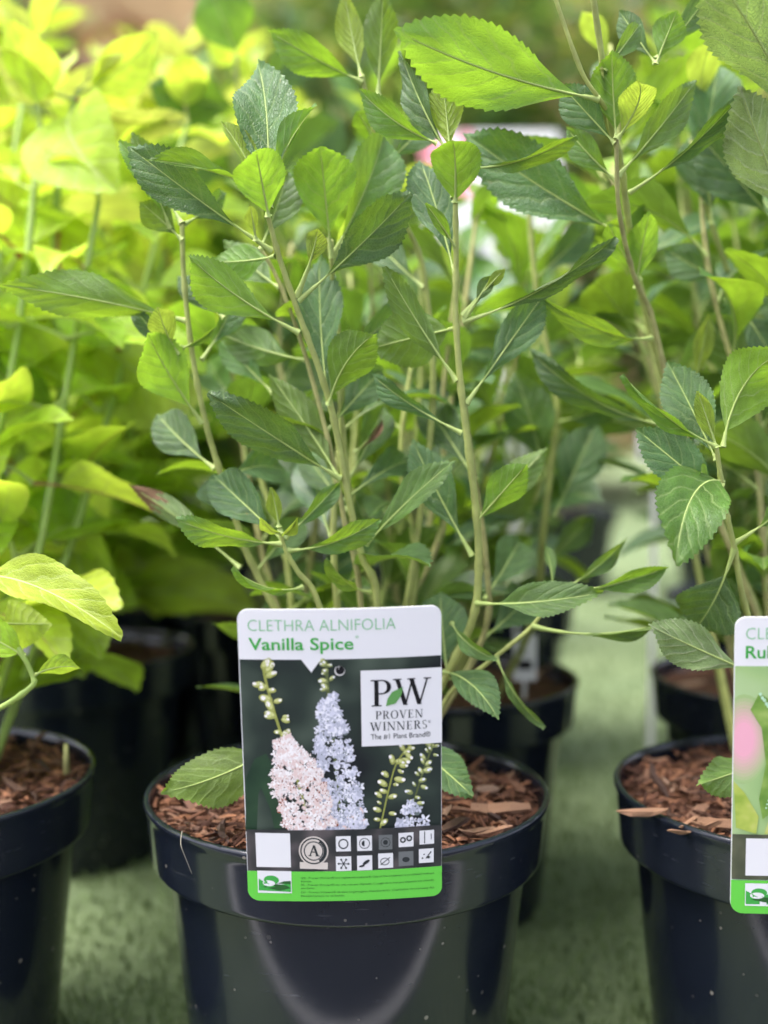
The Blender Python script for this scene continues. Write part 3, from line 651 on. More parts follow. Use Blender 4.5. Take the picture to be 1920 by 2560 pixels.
leaf(r5, (1900, 1080, .61), (1990, 900, .60), 100, 'dark', T, 0, .4, .25)
grow_clethra(plant_r, XR + .0, .61, .42, 9, random.Random(21), splay=.09, bias=(-.03, .06), start=.15, lens=(.05, .075))
q = at(1605, 2015, .512); chip(soil_r, q.x, q.y, SOIL + .0125, .022, random.Random(3), .1, -.05, True)
q = at(1715, 2045, .50); chip(soil_r, q.x, q.y, SOIL + .008, .016, random.Random(9), .5, .0, True)
q = at(1650, 1880, .56); chip(soil_r, q.x, q.y, SOIL + .011, .018, random.Random(3), 2.0, -.8)
for px, py, l, rz in ((1780, 2000, .018, .2), (1720, 2075, .014, .7), (1800, 2040, .018, -.3)):
    q = at(px, py, .505); chip(soil_r, q.x, q.y, SOIL + .009, l, rc, rz, .05, rc.random() < .6)

# ------------------------------------------------------------------ front left lime shrub (traced)
XL = xat(-257, 1950, .575)
plant_l, soil_l = potted(XL, .575, 'lime yellow shrub with large leaves in the black pot cut by the left edge', 240, 3)
l1 = stem(plant_l, [(-200, 1900, .60), (60, 1430, .66), (135, 1200, .69), (152, 1050, .70), (145, 800, .71), (138, 570, .71), (158, 378, .705), (190, 240, .70)], .0042, .0022, 'stem_lime', n=8)
l2 = stem(plant_l, [(-240, 1900, .57), (-80, 1800, .53), (0, 1770, .51), (75, 1720, .50), (82, 1690, .50), (40, 1610, .50), (0, 1560, .505), (-60, 1440, .51)], .0017, .0012, 'stem_lime')
l3 = stem(plant_l, [(-250, 1900, .58), (-100, 1500, .68), (40, 900, .73), (0, 750, .74), (-60, 500, .74)], .003, .002, 'stem_lime')
def ll(p, b, t, w, mat, side=T, roll=0, arch=.6, fold=.2, m=.4, pet=.18, pm='petiole', **k):
    b, t = [(q[0], q[1], q[2] + (.09 if q[2] > .54 else 0)) for q in (b, t)]
    return leaf(p, b, t, w, mat, side, roll, arch, fold, m=m, pet=pet, pm=pm, lime=True, ns=36, **k)
ll(l1, (190, 245, .61), (470, 292, .59), 130, 'gold', T, 40, .9, .2, pm='petiole_red')
ll(l1, (185, 275, .61), (300, 480, .56), 270, 'lime', T, 12, .8, .2, m=.45, pet=.08, sb=.05)
ll(l1, (185, 250, .61), (-20, 100, .60), 120, 'gold', T, -34, .9, .2)
ll(l1, (185, 240, .61), (392, 84, .63), 150, 'lime', T, 30, .5, .2)
ll(l1, (190, 230, .61), (310, 140, .60), 50, 'gold', U, 20, .5, .4)
ll(l1, (158, 372, .615), (100, 255, .60), 36, 'gold', T, 60, .5, .3)
ll(l1, (130, 576, .62), (-80, 420, .60), 170, 'gold', T, -30, .9, .2, pet=.4, pm='petiole_red')
ll(l1, (150, 570, .62), (460, 810, .57), 190, 'limeg', T, 6, 1.2, .2, pet=.3, pm='petiole_red', m=.45, sb=.2)
ll(l1, (148, 800, .62), (500, 1060, .57), 265, 'lime', U, 0, .8, .2, m=.42, pet=.1, wave=.05, sb=.04)
ll(l1, (140, 800, .62), (-60, 930, .60), 180, 'lime', T, -10, .9, .2)
ll(l1, (155, 1060, .62), (330, 900, .66), 130, 'lime', T, 20, .9, .25, pm='petiole_red')
ll(l1, (150, 1060, .62), (-60, 880, .60), 150, 'limeg', T, -10, .9, .2, pm='petiole_red')
ll(l1, (155, 1200, .62), (-40, 1380, .55), 220, 'lime', T, 0, .6, .3, m=.36, pet=.08, quilt=.02)
ll(l1, (160, 1210, .62), (255, 1545, .56), 190, 'limeg', U, -20, .7, .3, m=.4, pet=.1)
ll(l1, (150, 1300, .62), (215, 1690, .57), 170, 'limeg', U, -26, .7, .4, m=.4, pet=.3)
ll(l2, (-60, 1440, .51), (305, 1595, .47), 150, 'lime', T, -28, .8, .3, m=.46, pet=.12, wave=.05)
ll(l2, (82, 1690, .50), (205, 1672, .50), 64, 'limeg', U, 40, .9, .4, m=.5, pet=.1)
ll(l2, (60, 1640, .50), (-90, 1560, .50), 100, 'limeg', T, 10, .9, .3, pet=.1)
ll(l2, (0, 1560, .505), (130, 1560, .53), 130, 'limeg', U, 0, .6, .3)
ll(l3, (0, 750, .65), (180, 690, .68), 120, 'limeg', T, 0, .6, .2)
ll(l3, (30, 900, .65), (-80, 1100, .60), 160, 'lime', T, 0, .6, .2)
ll(l3, (-20, 650, .65), (100, 700, .66), 120, 'lime', T, 0, .6, .2)
grow_lime(plant_l, XL + .02, .60, .40, 5, random.Random(33), splay=.06, bias=(.03, .13), start=.12, lens=(.06, .10), gap=.036)
v, f = tube([at(165, 1860, .58), at(166, 1935, .58)], lambda t: .0011 if t < .9 else .0018, 6)
v, wm = recentre(v); obj('twig_stub', mesh('twig_stub', v, f, MAT['stem_old']), plant_l, wm)

# ------------------------------------------------------------------ rows behind
def row(px, Y, kind, label, h, n, seed, chips=0, splay=.11, group=None, **k):
    X = xat(px, 1280, Y)
    root, s = potted(X, Y, label, chips, seed, group)
    rnd = random.Random(seed * 7 + 1)
    (grow_lime if kind == 'lime' else grow_clethra)(root, X, Y, h, n, rnd, splay=splay, **k)
    return root
plant_b = row(1094, .80, 'c', 'dark green shrub whose pot stands just behind the front centre pot, white stake in it', .30, 9, 51, 70, start=.12, lens=(.065, .1), dens=1.0, dark=.6)
row(1996, .80, 'c', 'dark green shrub in the pot just behind the cropped right pot', .46, 9, 52, 70, start=.12, lens=(.065, .1), dens=1.0, dark=.6)
row(160, .90, 'lime', 'lime shrub in the dark pot left of and behind the front centre pot', .45, 8, 53, 50, start=.1, gap=.034)
row(307, 1.16, 'lime', 'lime shrub in the farther pot seen between the left lime pots and the plant label', .54, 8, 54, 0, start=.1, gap=.034)
row(-230, 1.05, 'lime', 'lime shrub of the second row at the far left edge', .58, 8, 55, 0, start=.1, gap=.034)
row(1190, 1.14, 'c', 'green shrub in the third pot back from the front centre pot', .33, 9, 56, 0, start=.1, lens=(.07, .105), dens=1.0, dark=.55)
row(1912, 1.16, 'c', 'green shrub in the third pot back from the cropped right pot', .58, 9, 57, 0, start=.1, lens=(.07, .105), dens=1.0, dark=.55)
plant_d = row(690, 1.10, 'c', 'dark green shrub behind the front centre shrub, on its left side', .50, 9, 58, 0, start=.1, lens=(.07, .105), dens=1.0, dark=.55)
b1 = stem(plant_b, [(1210, 1800, .79), (1330, 1560, .70), (1358, 1330, .655), (1376, 1180, .645), (1392, 1000, .64), (1345, 760, .64), (1318, 480, .64)], .0028, .0016)
leaf(b1, (1362, 1185, .645), (1288, 928, .64), 132, 'mid', T, 0, .3, .25, m=.56)
leaf(b1, (1385, 1290, .65), (1492, 1058, .66), 126, 'dark', T, 0, .3, .25, m=.58)
leaf(b1, (1392, 1055, .64), (1565, 996, .64), 76, 'dark', T, 20, .4, .25)
leaf(b1, (1376, 1180, .65), (1210, 1290, .66), 110, 'mid', U, 0, .4, .25)
leaf(b1, (1345, 1420, .68), (1490, 1290, .70), 70, 'mid', T, 20, .4, .25)
leaf(b1, (1335, 700, .64), (1480, 560, .66), 90, 'dark', T, 10, .4, .25)
leaf(b1, (1320, 480, .64), (1262, 360, .63), 70, 'mid', U, 10, .5, .25)
leaf(b1, (1325, 500, .64), (1370, 420, .63), 46, 'young', U, 10, .5, .25)
d1 = stem(plant_d, [(750, 1640, 1.1), (720, 1000, .98), (640, 500, .84), (600, 260, .80), (590, 140, .79)], .0035, .0016)
leaf(d1, (615, 265, .80), (372, 212, .77), 150, 'dark', T, -30, .5, .25, m=.56)
leaf(d1, (595, 150, .79), (520, -30, .78), 150, 'bright', T, 20, .5, .3, m=.5)
leaf(d1, (630, 460, .84), (410, 360, .82), 130, 'dark', T, -10, .5, .25)
leaf(d1, (640, 480, .84), (860, 300, .86), 150, 'dark', T, 10, .5, .25)
leaf(d1, (600, 260, .80), (760, 120, .82), 120, 'dark', T, 20, .5, .25)
FAR = 'potted shrubs of the far rows'
for i, (px, Y, kd, h, lb) in enumerate([(480, 1.6, 'lime', .64, 'blurred lime shrub far behind the tip of the front left stem'), (30, 1.7, 'lime', .72, 'blurred lime shrub far behind at the upper left edge'), (860, 1.6, 'c', .55, 'blurred green shrub far behind, left of the large white sign'),
        (1130, 1.75, 'c', .33, 'low blurred green shrub just below the large white sign'), (1850, 1.7, 'c', .75, 'blurred tall green shrub far behind at the right edge'), (1420, 2.25, 'c', .6, 'blurred green shrub in the pot at the far end of the open turf'),
        (1850, 2.4, 'c', .9, 'tallest and farthest blurred potted shrub, upper right'), (650, 2.3, 'c', .7, 'blurred green shrub far behind the top of the front centre shrub'), (250, 2.4, 'lime', .7, 'farthest blurred lime shrub, upper left before the bronze shrub')]):
    row(px, Y, kd, lb, h, 5, 60 + i, 0, splay=.15, group=FAR, **({'dens': 1.0} if kd == 'c' else {'gap': .05}))
# ------------------------------------------------------------------ shrubs far behind (ground grown)
def bush(px, Y, rx, rz, mats, label, seed, n=560):
    rnd = random.Random(seed); X = xat(px, 1039, Y)
    root = empty('garden_shrub', (X, Y, 0), label, 'shrub', 'garden shrubs before the wall')
    for k in range(5):
        a = k * 1.26; stem(root, [Vector((X, Y, -.02)), Vector((X + .3 * rx * math.cos(a), Y + .3 * rx * math.sin(a), rz * .7)), Vector((X + .7 * rx * math.cos(a), Y + .7 * rx * math.sin(a), rz * 1.5))], .02, .006, 'stem_old', 6, 3)
    vs_, fs, fm = [], [], []
    for i in range(n * 6):
        while 1:
            p = Vector((rnd.uniform(-1, 1), rnd.uniform(-1, 1), rnd.uniform(-1, 1)))
            if .45 < p.length < 1 + .25 * mnoise.noise(p * 2.2 + Vector((seed, 0, 0))): break
        c = Vector((X + p.x * rx, Y + p.y * rx, rz + p.z * rz * .95)); L = rnd.uniform(.09, .16)
        d = Vector((rnd.gauss(0, 1), rnd.gauss(0, 1), rnd.gauss(.2, .6))).normalized(); s = d.cross(Vector((rnd.gauss(0, 1), rnd.gauss(0, 1), 1))).normalized(); nn = s.cross(d)
        k = len(vs_); vs_ += [c, c + d * L * .45 + s * L * .22 + nn * L * .05, c + d * L, c + d * L * .45 - s * L * .22 + nn * L * .05]
        fs.append((k, k + 1, k + 2, k + 3)); fm.append(rnd.randrange(len(mats)))
    o = obj('foliage', mesh('foliage', vs_, fs, mats, fm, smooth=False), root); o['kind'] = 'stuff'
def flat_leaf(name, c, t): 
    m, nt, b = newmat(name); b.inputs['Base Color'].default_value = c; b.inputs['Roughness'].default_value = .5
    tr = N(nt, 'ShaderNodeBsdfTranslucent'); tr.inputs[0].default_value = t
    mx = N(nt, 'ShaderNodeMixShader', i_0=.35); nt.links.new(b.outputs[0], mx.inputs[1]); nt.links.new(tr.outputs[0], mx.inputs[2]); nt.links.new(mx.outputs[0], nt.nodes['Material Output'].inputs[0]); return m
FG = flat_leaf('far_leaf_green', (.07, .14, .04, 1), (.22, .36, .05, 1)); FY = flat_leaf('far_leaf_olive', (.2, .24, .06, 1), (.4, .44, .08, 1)); FB = flat_leaf('far_leaf_bronze', (.22, .10, .05, 1), (.4, .2, .1, 1))
bush(-30, 4.6, .55, 1.05, [FG, FG, FB], 'blurred dark shrub at the top left corner far behind', 1)
bush(330, 6.0, 1.0, 1.12, [FB, FY, FB], 'blurred bronze shrub at the top left before the wall', 2)
bush(760, 5.0, .7, 1.1, [FY, FG], 'blurred olive shrub far behind the front centre shrub', 3)
bush(1330, 5.2, .8, 1.15, [FG, FY], 'blurred green shrub far behind the tall right stem', 4)
bush(1040, 4.5, .6, 1.1, [FG, FG, FY], 'blurred green shrub far behind the large leaf at the top', 6)
bush(1900, 4.8, .8, 1.2, [FG, FG, FY], 'blurred tall green shrub far behind at the top right', 5)

# ------------------------------------------------------------------ plant labels
INK = {}
def ink(name, col, rough=.26):
    if name not in INK:
        m, nt, b = newmat('print_' + name); b.inputs['Base Color'].default_value = col; b.inputs['Roughness'].default_value = rough; b.inputs['Specular IOR Level'].default_value = .35
        INK[name] = m
    return INK[name]
W_ = ink('white', (.80, .79, .80, 1)); G1 = ink('pale_green', lin(120, 190, 130)); G2 = ink('green', lin(70, 168, 75)); BK = ink('black', (.012, .012, .014, 1)); LG = ink('band_green', lin(105, 205, 75)); GR = ink('grey', (.16, .17, .17, 1)); CH = ink('charcoal', (.035, .04, .042, 1)); DG = ink('deep_green', (.03, .12, .03, 1)); LW = ink('off_white', (.62, .60, .58, 1))
def photo_ink(name, c0, c1, c2, scale):
    m, nt, b = newmat('print_' + name); L = nt.links; tc = N(nt, 'ShaderNodeTexCoord')
    n = N(nt, 'ShaderNodeTexNoise', i_Scale=scale, i_Detail=2.0); L.new(tc.outputs['Object'], n.inputs[0])
    cr = N(nt, 'ShaderNodeValToRGB'); L.new(n.outputs[0], cr.inputs[0]); e = cr.color_ramp.elements
    e[0].position = .36; e[0].color = c0; e[1].position = .68; e[1].color = c2; k = e.new(.52); k.color = c1
    L.new(cr.outputs[0], b.inputs['Base Color']); b.inputs['Roughness'].default_value = .35; b.inputs['Specular IOR Level'].default_value = .35
    return m
class Card:
    """a printed card; art is laid out in the card's own units: x 0..1 across, y 0..1 down"""
    def __init__(s, quad, name, label, W, bow, group=None):
        tl, tr, br, bl = [at(*q) for q in quad]
        top, bot = (tl + tr) / 2, (bl + br) / 2
        s.u = (top - bot); s.H = s.u.length; s.u.normalize()
        r_ = (tr - tl).normalized() + (br - bl).normalized(); r_ = (r_ - s.u * r_.dot(s.u)).normalized()
        s.r = r_; s.n = s.r.cross(s.u); 
        s.W = W; s.c = (top + bot) / 2; s.bow = bow
        s.root = empty(name, bot, label, 'label', group)
    def p(s, x, y, off=0):
        xx = (x - .5); z = -s.bow * (xx * xx * 4)
        return s.c + s.r * (xx * s.W) + s.u * ((.5 - y) * s.H) + s.n * (z + off)
    def add(s, name, polys, mats, layer, parent=None):
        """polys: (points, material index), cut across so they follow the bow"""
        vs_, fs, fm = [], [], []
        for pts, mi in polys:
            k = len(vs_); vs_ += [s.p(x, y, .00006 * layer) for x, y in pts]; fs.append(tuple(range(k, k + len(pts)))); fm.append(mi)
        v, wm = recentre(vs_)
        return obj(name, mesh(name, v, fs, mats, fm, smooth=False), parent or s.root, wm)
    def sheet(s, name, x0, x1, y0, y1, mat, layer, parent=None, nx=12, rc=None, thick=0):
        """rectangle (rounded corners rc = (tl, tr, br, bl) radii in x units) as a fan of columns following the bow"""
        rc = rc or (0, 0, 0, 0); asp = s.W / s.H; xs = set(x0 + (x1 - x0) * i / nx for i in range(nx + 1))
        for r_, left in ((rc[0], 1), (rc[3], 1), (rc[1], 0), (rc[2], 0)):
            for k in range(9):
                d = r_ * (1 - math.cos(k / 8 * math.pi / 2)); xs.add(x0 + d if left else x1 - d)
        xs = sorted(xs); vs_ = []
        def cut(x, ra, rb):
            d = 0
            for r_, dist in ((ra, x - x0), (rb, x1 - x)):
                if r_ and dist < r_: d = r_ - math.sqrt(max(r_ * r_ - (r_ - dist) ** 2, 0))
            return d * asp
        for x in xs:
            vs_ += [s.p(x, y0 + cut(x, rc[0], rc[1]), .00006 * layer), s.p(x, y1 - cut(x, rc[3], rc[2]), .00006 * layer)]
        n = len(xs); fs = [(2 * i, 2 * i + 1, 2 * i + 3, 2 * i + 2) for i in range(n - 1)]
        if thick:
            k = len(vs_); vs_ += [q - s.n * thick for q in vs_]
            fs += [tuple(reversed([a + k for a in q])) for q in fs]
            for i in range(n - 1): fs += [(2 * i, 2 * i + 2, k + 2 * i + 2, k + 2 * i), (2 * i + 3, 2 * i + 1, k + 2 * i + 1, k + 2 * i + 3)]
            fs += [(0, k, k + 1, 1), (2 * n - 2, 2 * n - 1, k + 2 * n - 1, k + 2 * n - 2)]
        v, wm = recentre(vs_)
        return obj(name, mesh(name, v, fs, mat, smooth=False), parent or s.root, wm)
    def text(s, name, body, x0, x1, y, cap, mat, layer, off=0., parent=None):
        """one line: left x0, right x1 (None: natural), baseline y, cap height (fractions of the card)"""
        cu = bpy.data.curves.new('t', 'FONT'); cu.body = body; cu.offset = off; cu.size = 1.0; cu.resolution_u = 3
        o = bpy.data.objects.new('t', cu); COL.objects.link(o)
        me = bpy.data.meshes.new_from_object(o.evaluated_get(bpy.context.evaluated_depsgraph_get()))
        co = [v_.co.copy() for v_ in me.vertices]; fs = [tuple(p_.vertices) for p_ in me.polygons]
        bpy.data.objects.remove(o); bpy.data.curves.remove(cu); bpy.data.meshes.remove(me)
        ax, bx = min(q.x for q in co), max(q.x for q in co); sy = cap / .73
        sx = (x1 - x0) / (bx - ax) if x1 else sy * s.H / s.W
        vs_ = [s.p(x0 + (q.x - ax) * sx, y - q.y * sy, .00006 * layer) for q in co]
        v, wm = recentre(vs_)
        return obj(name, mesh(name, v, fs, mat, smooth=False), parent or s.root, wm)
# serif capitals: (width, list of polygons) in a unit cap height
def bar(x0, y0, x1, y1, w0):
    return [(x0 - w0 / 2, y0), (x0 + w0 / 2, y0), (x1 + w0 / 2, y1), (x1 - w0 / 2, y1)]
def box(x0, x1, y0, y1): return [(x0, y0), (x1, y0), (x1, y1), (x0, y1)]
def ring(cx, cy, rx, ry, wx, wy, a0=0, a1=360, n=18):
    out = []
    for i in range(n):
        A, B = R(a0 + (a1 - a0) * i / n), R(a0 + (a1 - a0) * (i + 1) / n)
        out.append([(cx + rx * math.cos(A), cy + ry * math.sin(A)), (cx + rx * math.cos(B), cy + ry * math.sin(B)), (cx + (rx - wx) * math.cos(B), cy + (ry - wy) * math.sin(B)), (cx + (rx - wx) * math.cos(A), cy + (ry - wy) * math.sin(A))])
    return out
def disc(cx, cy, rx, ry, n=16, rot=0):
    return [(cx + rx * math.cos(a) * math.cos(rot) - ry * math.sin(a) * math.sin(rot), cy + rx * math.cos(a) * math.sin(rot) + ry * math.sin(a) * math.cos(rot)) for a in [2 * math.pi * i / n for i in range(n)]]
TK, TN, SF = .13, .05, .045
def sf(x, y, w=.3): return box(x - w / 2, x + w / 2, y - (SF if y > .5 else 0), y + (0 if y > .5 else SF))
GL = {
 'P': (.66, [box(.12, .12 + TK, 0, 1), sf(.185, 0), sf(.15, 1, .26), box(.2, .38, .95, 1), box(.2, .38, .45, .50)] + ring(.36, .725, .27, .275, TK, TN, -90, 90, 12)),
 'R': (.74, [box(.12, .12 + TK, 0, 1), sf(.185, 0), sf(.15, 1, .26), box(.2, .38, .95, 1), box(.2, .38, .48, .53), bar(.62, 0, .36, .52, TK), sf(.66, 0, .2)] + ring(.36, .74, .25, .26, TK, TN, -90, 90, 12)),
 'O': (.84, ring(.42, .5, .38, .52, TK, TN, 0, 360, 24)),
 'V': (.78, [bar(.40, 0, .12, 1, TK), bar(.40, 0, .66, 1, TN), sf(.12, 1, .28), sf(.66, 1, .24)]),
 'W': (1.12, [bar(.34, 0, .10, 1, TK), bar(.34, 0, .56, 1, TN), bar(.76, 0, .52, 1, TK), bar(.76, 0, 1.0, 1, TN), sf(.10, 1, .26), sf(.52, 1, .24), sf(1.0, 1, .22)]),
 'E': (.66, [box(.12, .12 + TK, 0, 1), box(.04, .58, 0, SF), box(.04, .56, 1 - SF, 1), box(.2, .46, .49, .49 + SF), box(.54, .58, 0, .22), box(.52, .56, .8, 1), box(.44, .47, .41, .61)]),
 'N': (.86, [box(.12, .12 + TN, 0, 1), box(.69, .69 + TN, 0, 1), bar(.68, 0, .16, 1, TK), sf(.14, 0, .24), sf(.10, 1, .2), sf(.71, 1, .24)]),
 'I': (.36, [box(.12, .12 + TK, 0, 1), sf(.185, 0), sf(.185, 1)]),
 'S': (.56, ring(.28, .745, .2, .27, .08, SF, 30, 270, 12) + ring(.28, .255, .22, .27, .10, SF, -150, 90, 12)),
}
def serif(card, name, body, x0, x1, y, cap, mat, layer, parent, gap=.06):
    tot = sum(GL[c][0] for c in body) + gap * (len(body) - 1); sx = (x1 - x0) / tot; x = 0; polys = []
    for c in body:
        for pg in GL[c][1]: polys.append(([(x0 + (x + a) * sx, y - b * cap) for a, b in pg], 0))
        x += GL[c][0] + gap
    return card.add(name, polys, [mat], layer, parent)
# label pictures were measured in a 1588 x 2212 enlargement of the label
QUAD = ((48, 70), (1522, 56), (1536, 2100), (118, 2150))
def C(x, y):
    u, v_ = .5, .5
    for _ in range(12):
        a = [QUAD[0][i] * (1 - u) * (1 - v_) + QUAD[1][i] * u * (1 - v_) + QUAD[2][i] * u * v_ + QUAD[3][i] * (1 - u) * v_ for i in (0, 1)]
        u += (x - a[0]) / 1450.; v_ += (y - a[1]) / 2060.
    return u, v_
def CP(pts): return [C(*q) for q in pts]
lab = Card(((588, 1524, .440), (1107, 1521, .441), (1110, 2240, .459), (615, 2258, .456)), 'plant_label', 'white plant label headed Vanilla Spice with a photo of white flower spikes', .0762, .0022)
k_card = lab.sheet('card', 0, 1, 0, 1, W_, 0, rc=(.055, .05, .05, .06), nx=14, thick=.0006)
ph1 = photo_ink('photo_dark_garden', (.010, .014, .016, 1), (.026, .040, .032, 1), (.085, .115, .085, 1), 30)
y_ph, y_st, y_gr = C(800, 402)[1], C(800, 1600)[1], C(800, 1905)[1]
panel = lab.sheet('photo_panel', .004, .998, y_ph, y_gr, ph1, 1)
lab.add('header_notch', [(CP([(508, 398), (655, 396), (585, 490)]), 0)], [W_], 12)
hx = C(788, 478); lab.add('hole', [(disc(hx[0], hx[1], .026, .026 * lab.W / lab.H, 20), 0), (disc(hx[0] + .002, hx[1] - .002, .022, .022 * lab.W / lab.H, 20), 1)], [LW, BK], 12)
lab.text('species_lettering', 'CLETHRA ALNIFOLIA', C(128, 212)[0], C(1192, 205)[0], C(600, 210)[1], .040, G1, 3, off=-.016)
lab.text('variety_lettering', 'Vanilla Spice', C(132, 340)[0], C(888, 335)[0], C(500, 339)[1], .041, G2, 3, off=.014)
lab.text('trade_mark', '®', C(900, 260)[0], C(926, 260)[0], C(900, 262)[1], .010, G1, 3)
# flower pictures
def spike(name, axis, seed, bud_to, layer, pals, floret_r, width, n_fl, bud_sz=30, buds=26, stalk=12):
    rnd = random.Random(seed); ax = [Vector((a, b, 0)) for a, b in axis]; sp_ = spline(ax, 10); polys = []
    for a, b in zip(sp_[:-1], sp_[1:]):
        t = (b - a).normalized(); nx_ = Vector((-t.y, t.x, 0)) * stalk * .5
        polys.append((CP([(q.x, q.y) for q in (a + nx_, a - nx_, b - nx_, b + nx_)]), 0))
    L = len(sp_) - 1
    def on(t): i = min(int(t * L), L - 1); return sp_[i].lerp(sp_[i + 1], t * L - i), (sp_[i + 1] - sp_[i]).normalized()
    for i in range(buds):
        t = min((i + rnd.random() * 1.6) / buds, 1) * bud_to; p, d = on(t); sgn = -1 if (i + (rnd.random() < .25)) % 2 else 1
        out = Vector((-d.y, d.x, 0)) * sgn * rnd.uniform(.3, 1.3) - d * rnd.uniform(-.1, .6); c = p + out * (bud_sz * 1.05 + 20 * t); rot = math.atan2(out.y, out.x)
        z = bud_sz * rnd.uniform(.55, 1.25); rot += rnd.gauss(0, .3)
        polys.append((CP(disc(c.x, c.y, z, z * .55, 12, rot)), 1)); polys.append((CP(disc(c.x - 3, c.y - 5, z * .7, z * .34, 10, rot)), 2))
        polys.append((CP(disc(c.x + out.x * z * .55, c.y + out.y * z * .55, z * .36, z * .3, 10, rot)), 4))
    for i in range(n_fl):
        t = bud_to + (1 - bud_to) * rnd.random(); p, d = on(t); e = min(1, (t - bud_to) / (1 - bud_to) * 1.5 + .28)
        off = rnd.uniform(-1, 1) * width * e; c = p + Vector((-d.y, d.x, 0)) * off + d * rnd.uniform(-20, 20)
        a0 = rnd.random() * 6; fr = floret_r * rnd.uniform(.45, 1.25); sq = rnd.uniform(.45, 1)
        if i < n_fl * .5: polys.append((CP(disc(c.x, c.y + fr * .2, fr * .9, fr * .7, 9, a0)), rnd.choice((3, 3, 6, 5))))
        dark = rnd.random()
        for k in range(5):
            a = a0 + k * 1.257; mi = 3 if (dark < .25 or abs(off) > width * .8 and dark < .5) else (4 if dark < .7 else 5)
            polys.append((CP(disc(c.x + math.cos(a) * fr * .6, c.y + math.sin(a) * fr * .6 * sq, fr * rnd.uniform(.35, .55), fr * rnd.uniform(.16, .3), 7, a)), rnd.choice((mi, mi, 3, 5)) if k else mi))
        if rnd.random() < .45: polys.append((CP(disc(c.x, c.y, fr * .18, fr * .18, 6)), 6))
    # lay each polygon a hair above the one before
    vs_, fs, fm = [], [], []
    for i, (pts, mi) in enumerate(polys):
        k = len(vs_); vs_ += [lab.p(x, y, .00006 * layer + .00010 * i / len(polys)) for x, y in pts]; fs.append(tuple(range(k, k + len(pts)))); fm.append(mi)
    v, wm = recentre(vs_); return obj(name, mesh(name, v, fs, pals, fm, smooth=False), panel, wm)
STK = ink('stalk', lin(150, 155, 80)); BUD = ink('bud', lin(165, 170, 95)); BUL = ink('bud_light', lin(205, 208, 140)); PKS = ink('petal_shade', lin(232, 208, 202)); PW_ = ink('petal_white', lin(250, 244, 243)); PC = ink('petal_cream', lin(238, 228, 226)); STM = ink('stamen', lin(150, 90, 70))
LVS = ink('petal_lavender_shade', lin(188, 190, 205)); LVW = ink('petal_lavender', lin(236, 235, 243)); LV2 = ink('petal_lavender_mid', lin(216, 216, 230)); SOFT = ink('stamen_soft', lin(110, 120, 120)); DST = ink('stalk_soft', lin(95, 105, 65)); DBD = ink('bud_soft', lin(135, 145, 90))
rl = photo_ink('photo_leaf', (.015, .04, .022, 1), (.025, .06, .03, 1), (.04, .09, .04, 1), 60)
lab.add('leaf_picture', [(CP([(100, 1640), (105, 1250), (170, 1110), (255, 1068), (300, 1150), (350, 1400), (390, 1600)]), 0)], [rl], 2, panel)
spike('soft_flower_spike', [(690, 410), (710, 700), (745, 1000), (785, 1420), (800, 1600)], 1, .22, 3, [DST, DBD, BUL, LVS, LVW, LV2, SOFT], 36, 165, 330, 30, 12, 24)
spike('soft_flower_spike', [(1470, 1000), (1400, 1180), (1330, 1400), (1290, 1600)], 2, .72, 3, [DST, DBD, BUL, LVS, LVW, LV2, SOFT], 40, 120, 26, 30, 22, 14)
spike('small_flower', [(950, 1450), (880, 1540), (840, 1600)], 5, .05, 3, [DST, DBD, BUL, PKS, LVW, LV2, SOFT], 40, 60, 14, 10, 1, 4)
spike('flower_spike', [(1300, 1005), (1200, 1130), (1140, 1330), (1080, 1600)], 3, .95, 6, [STK, BUD, BUL, BUL, PW_, PC, STM], 10, 10, 0, 33, 24, 12)
spike('flower_spike', [(232, 430), (262, 580), (325, 800), (395, 1010), (480, 1250), (580, 1605)], 4, .56, 9, [STK, BUD, BUL, PKS, PW_, PC, STM], 30, 185, 480, 44, 20, 20)
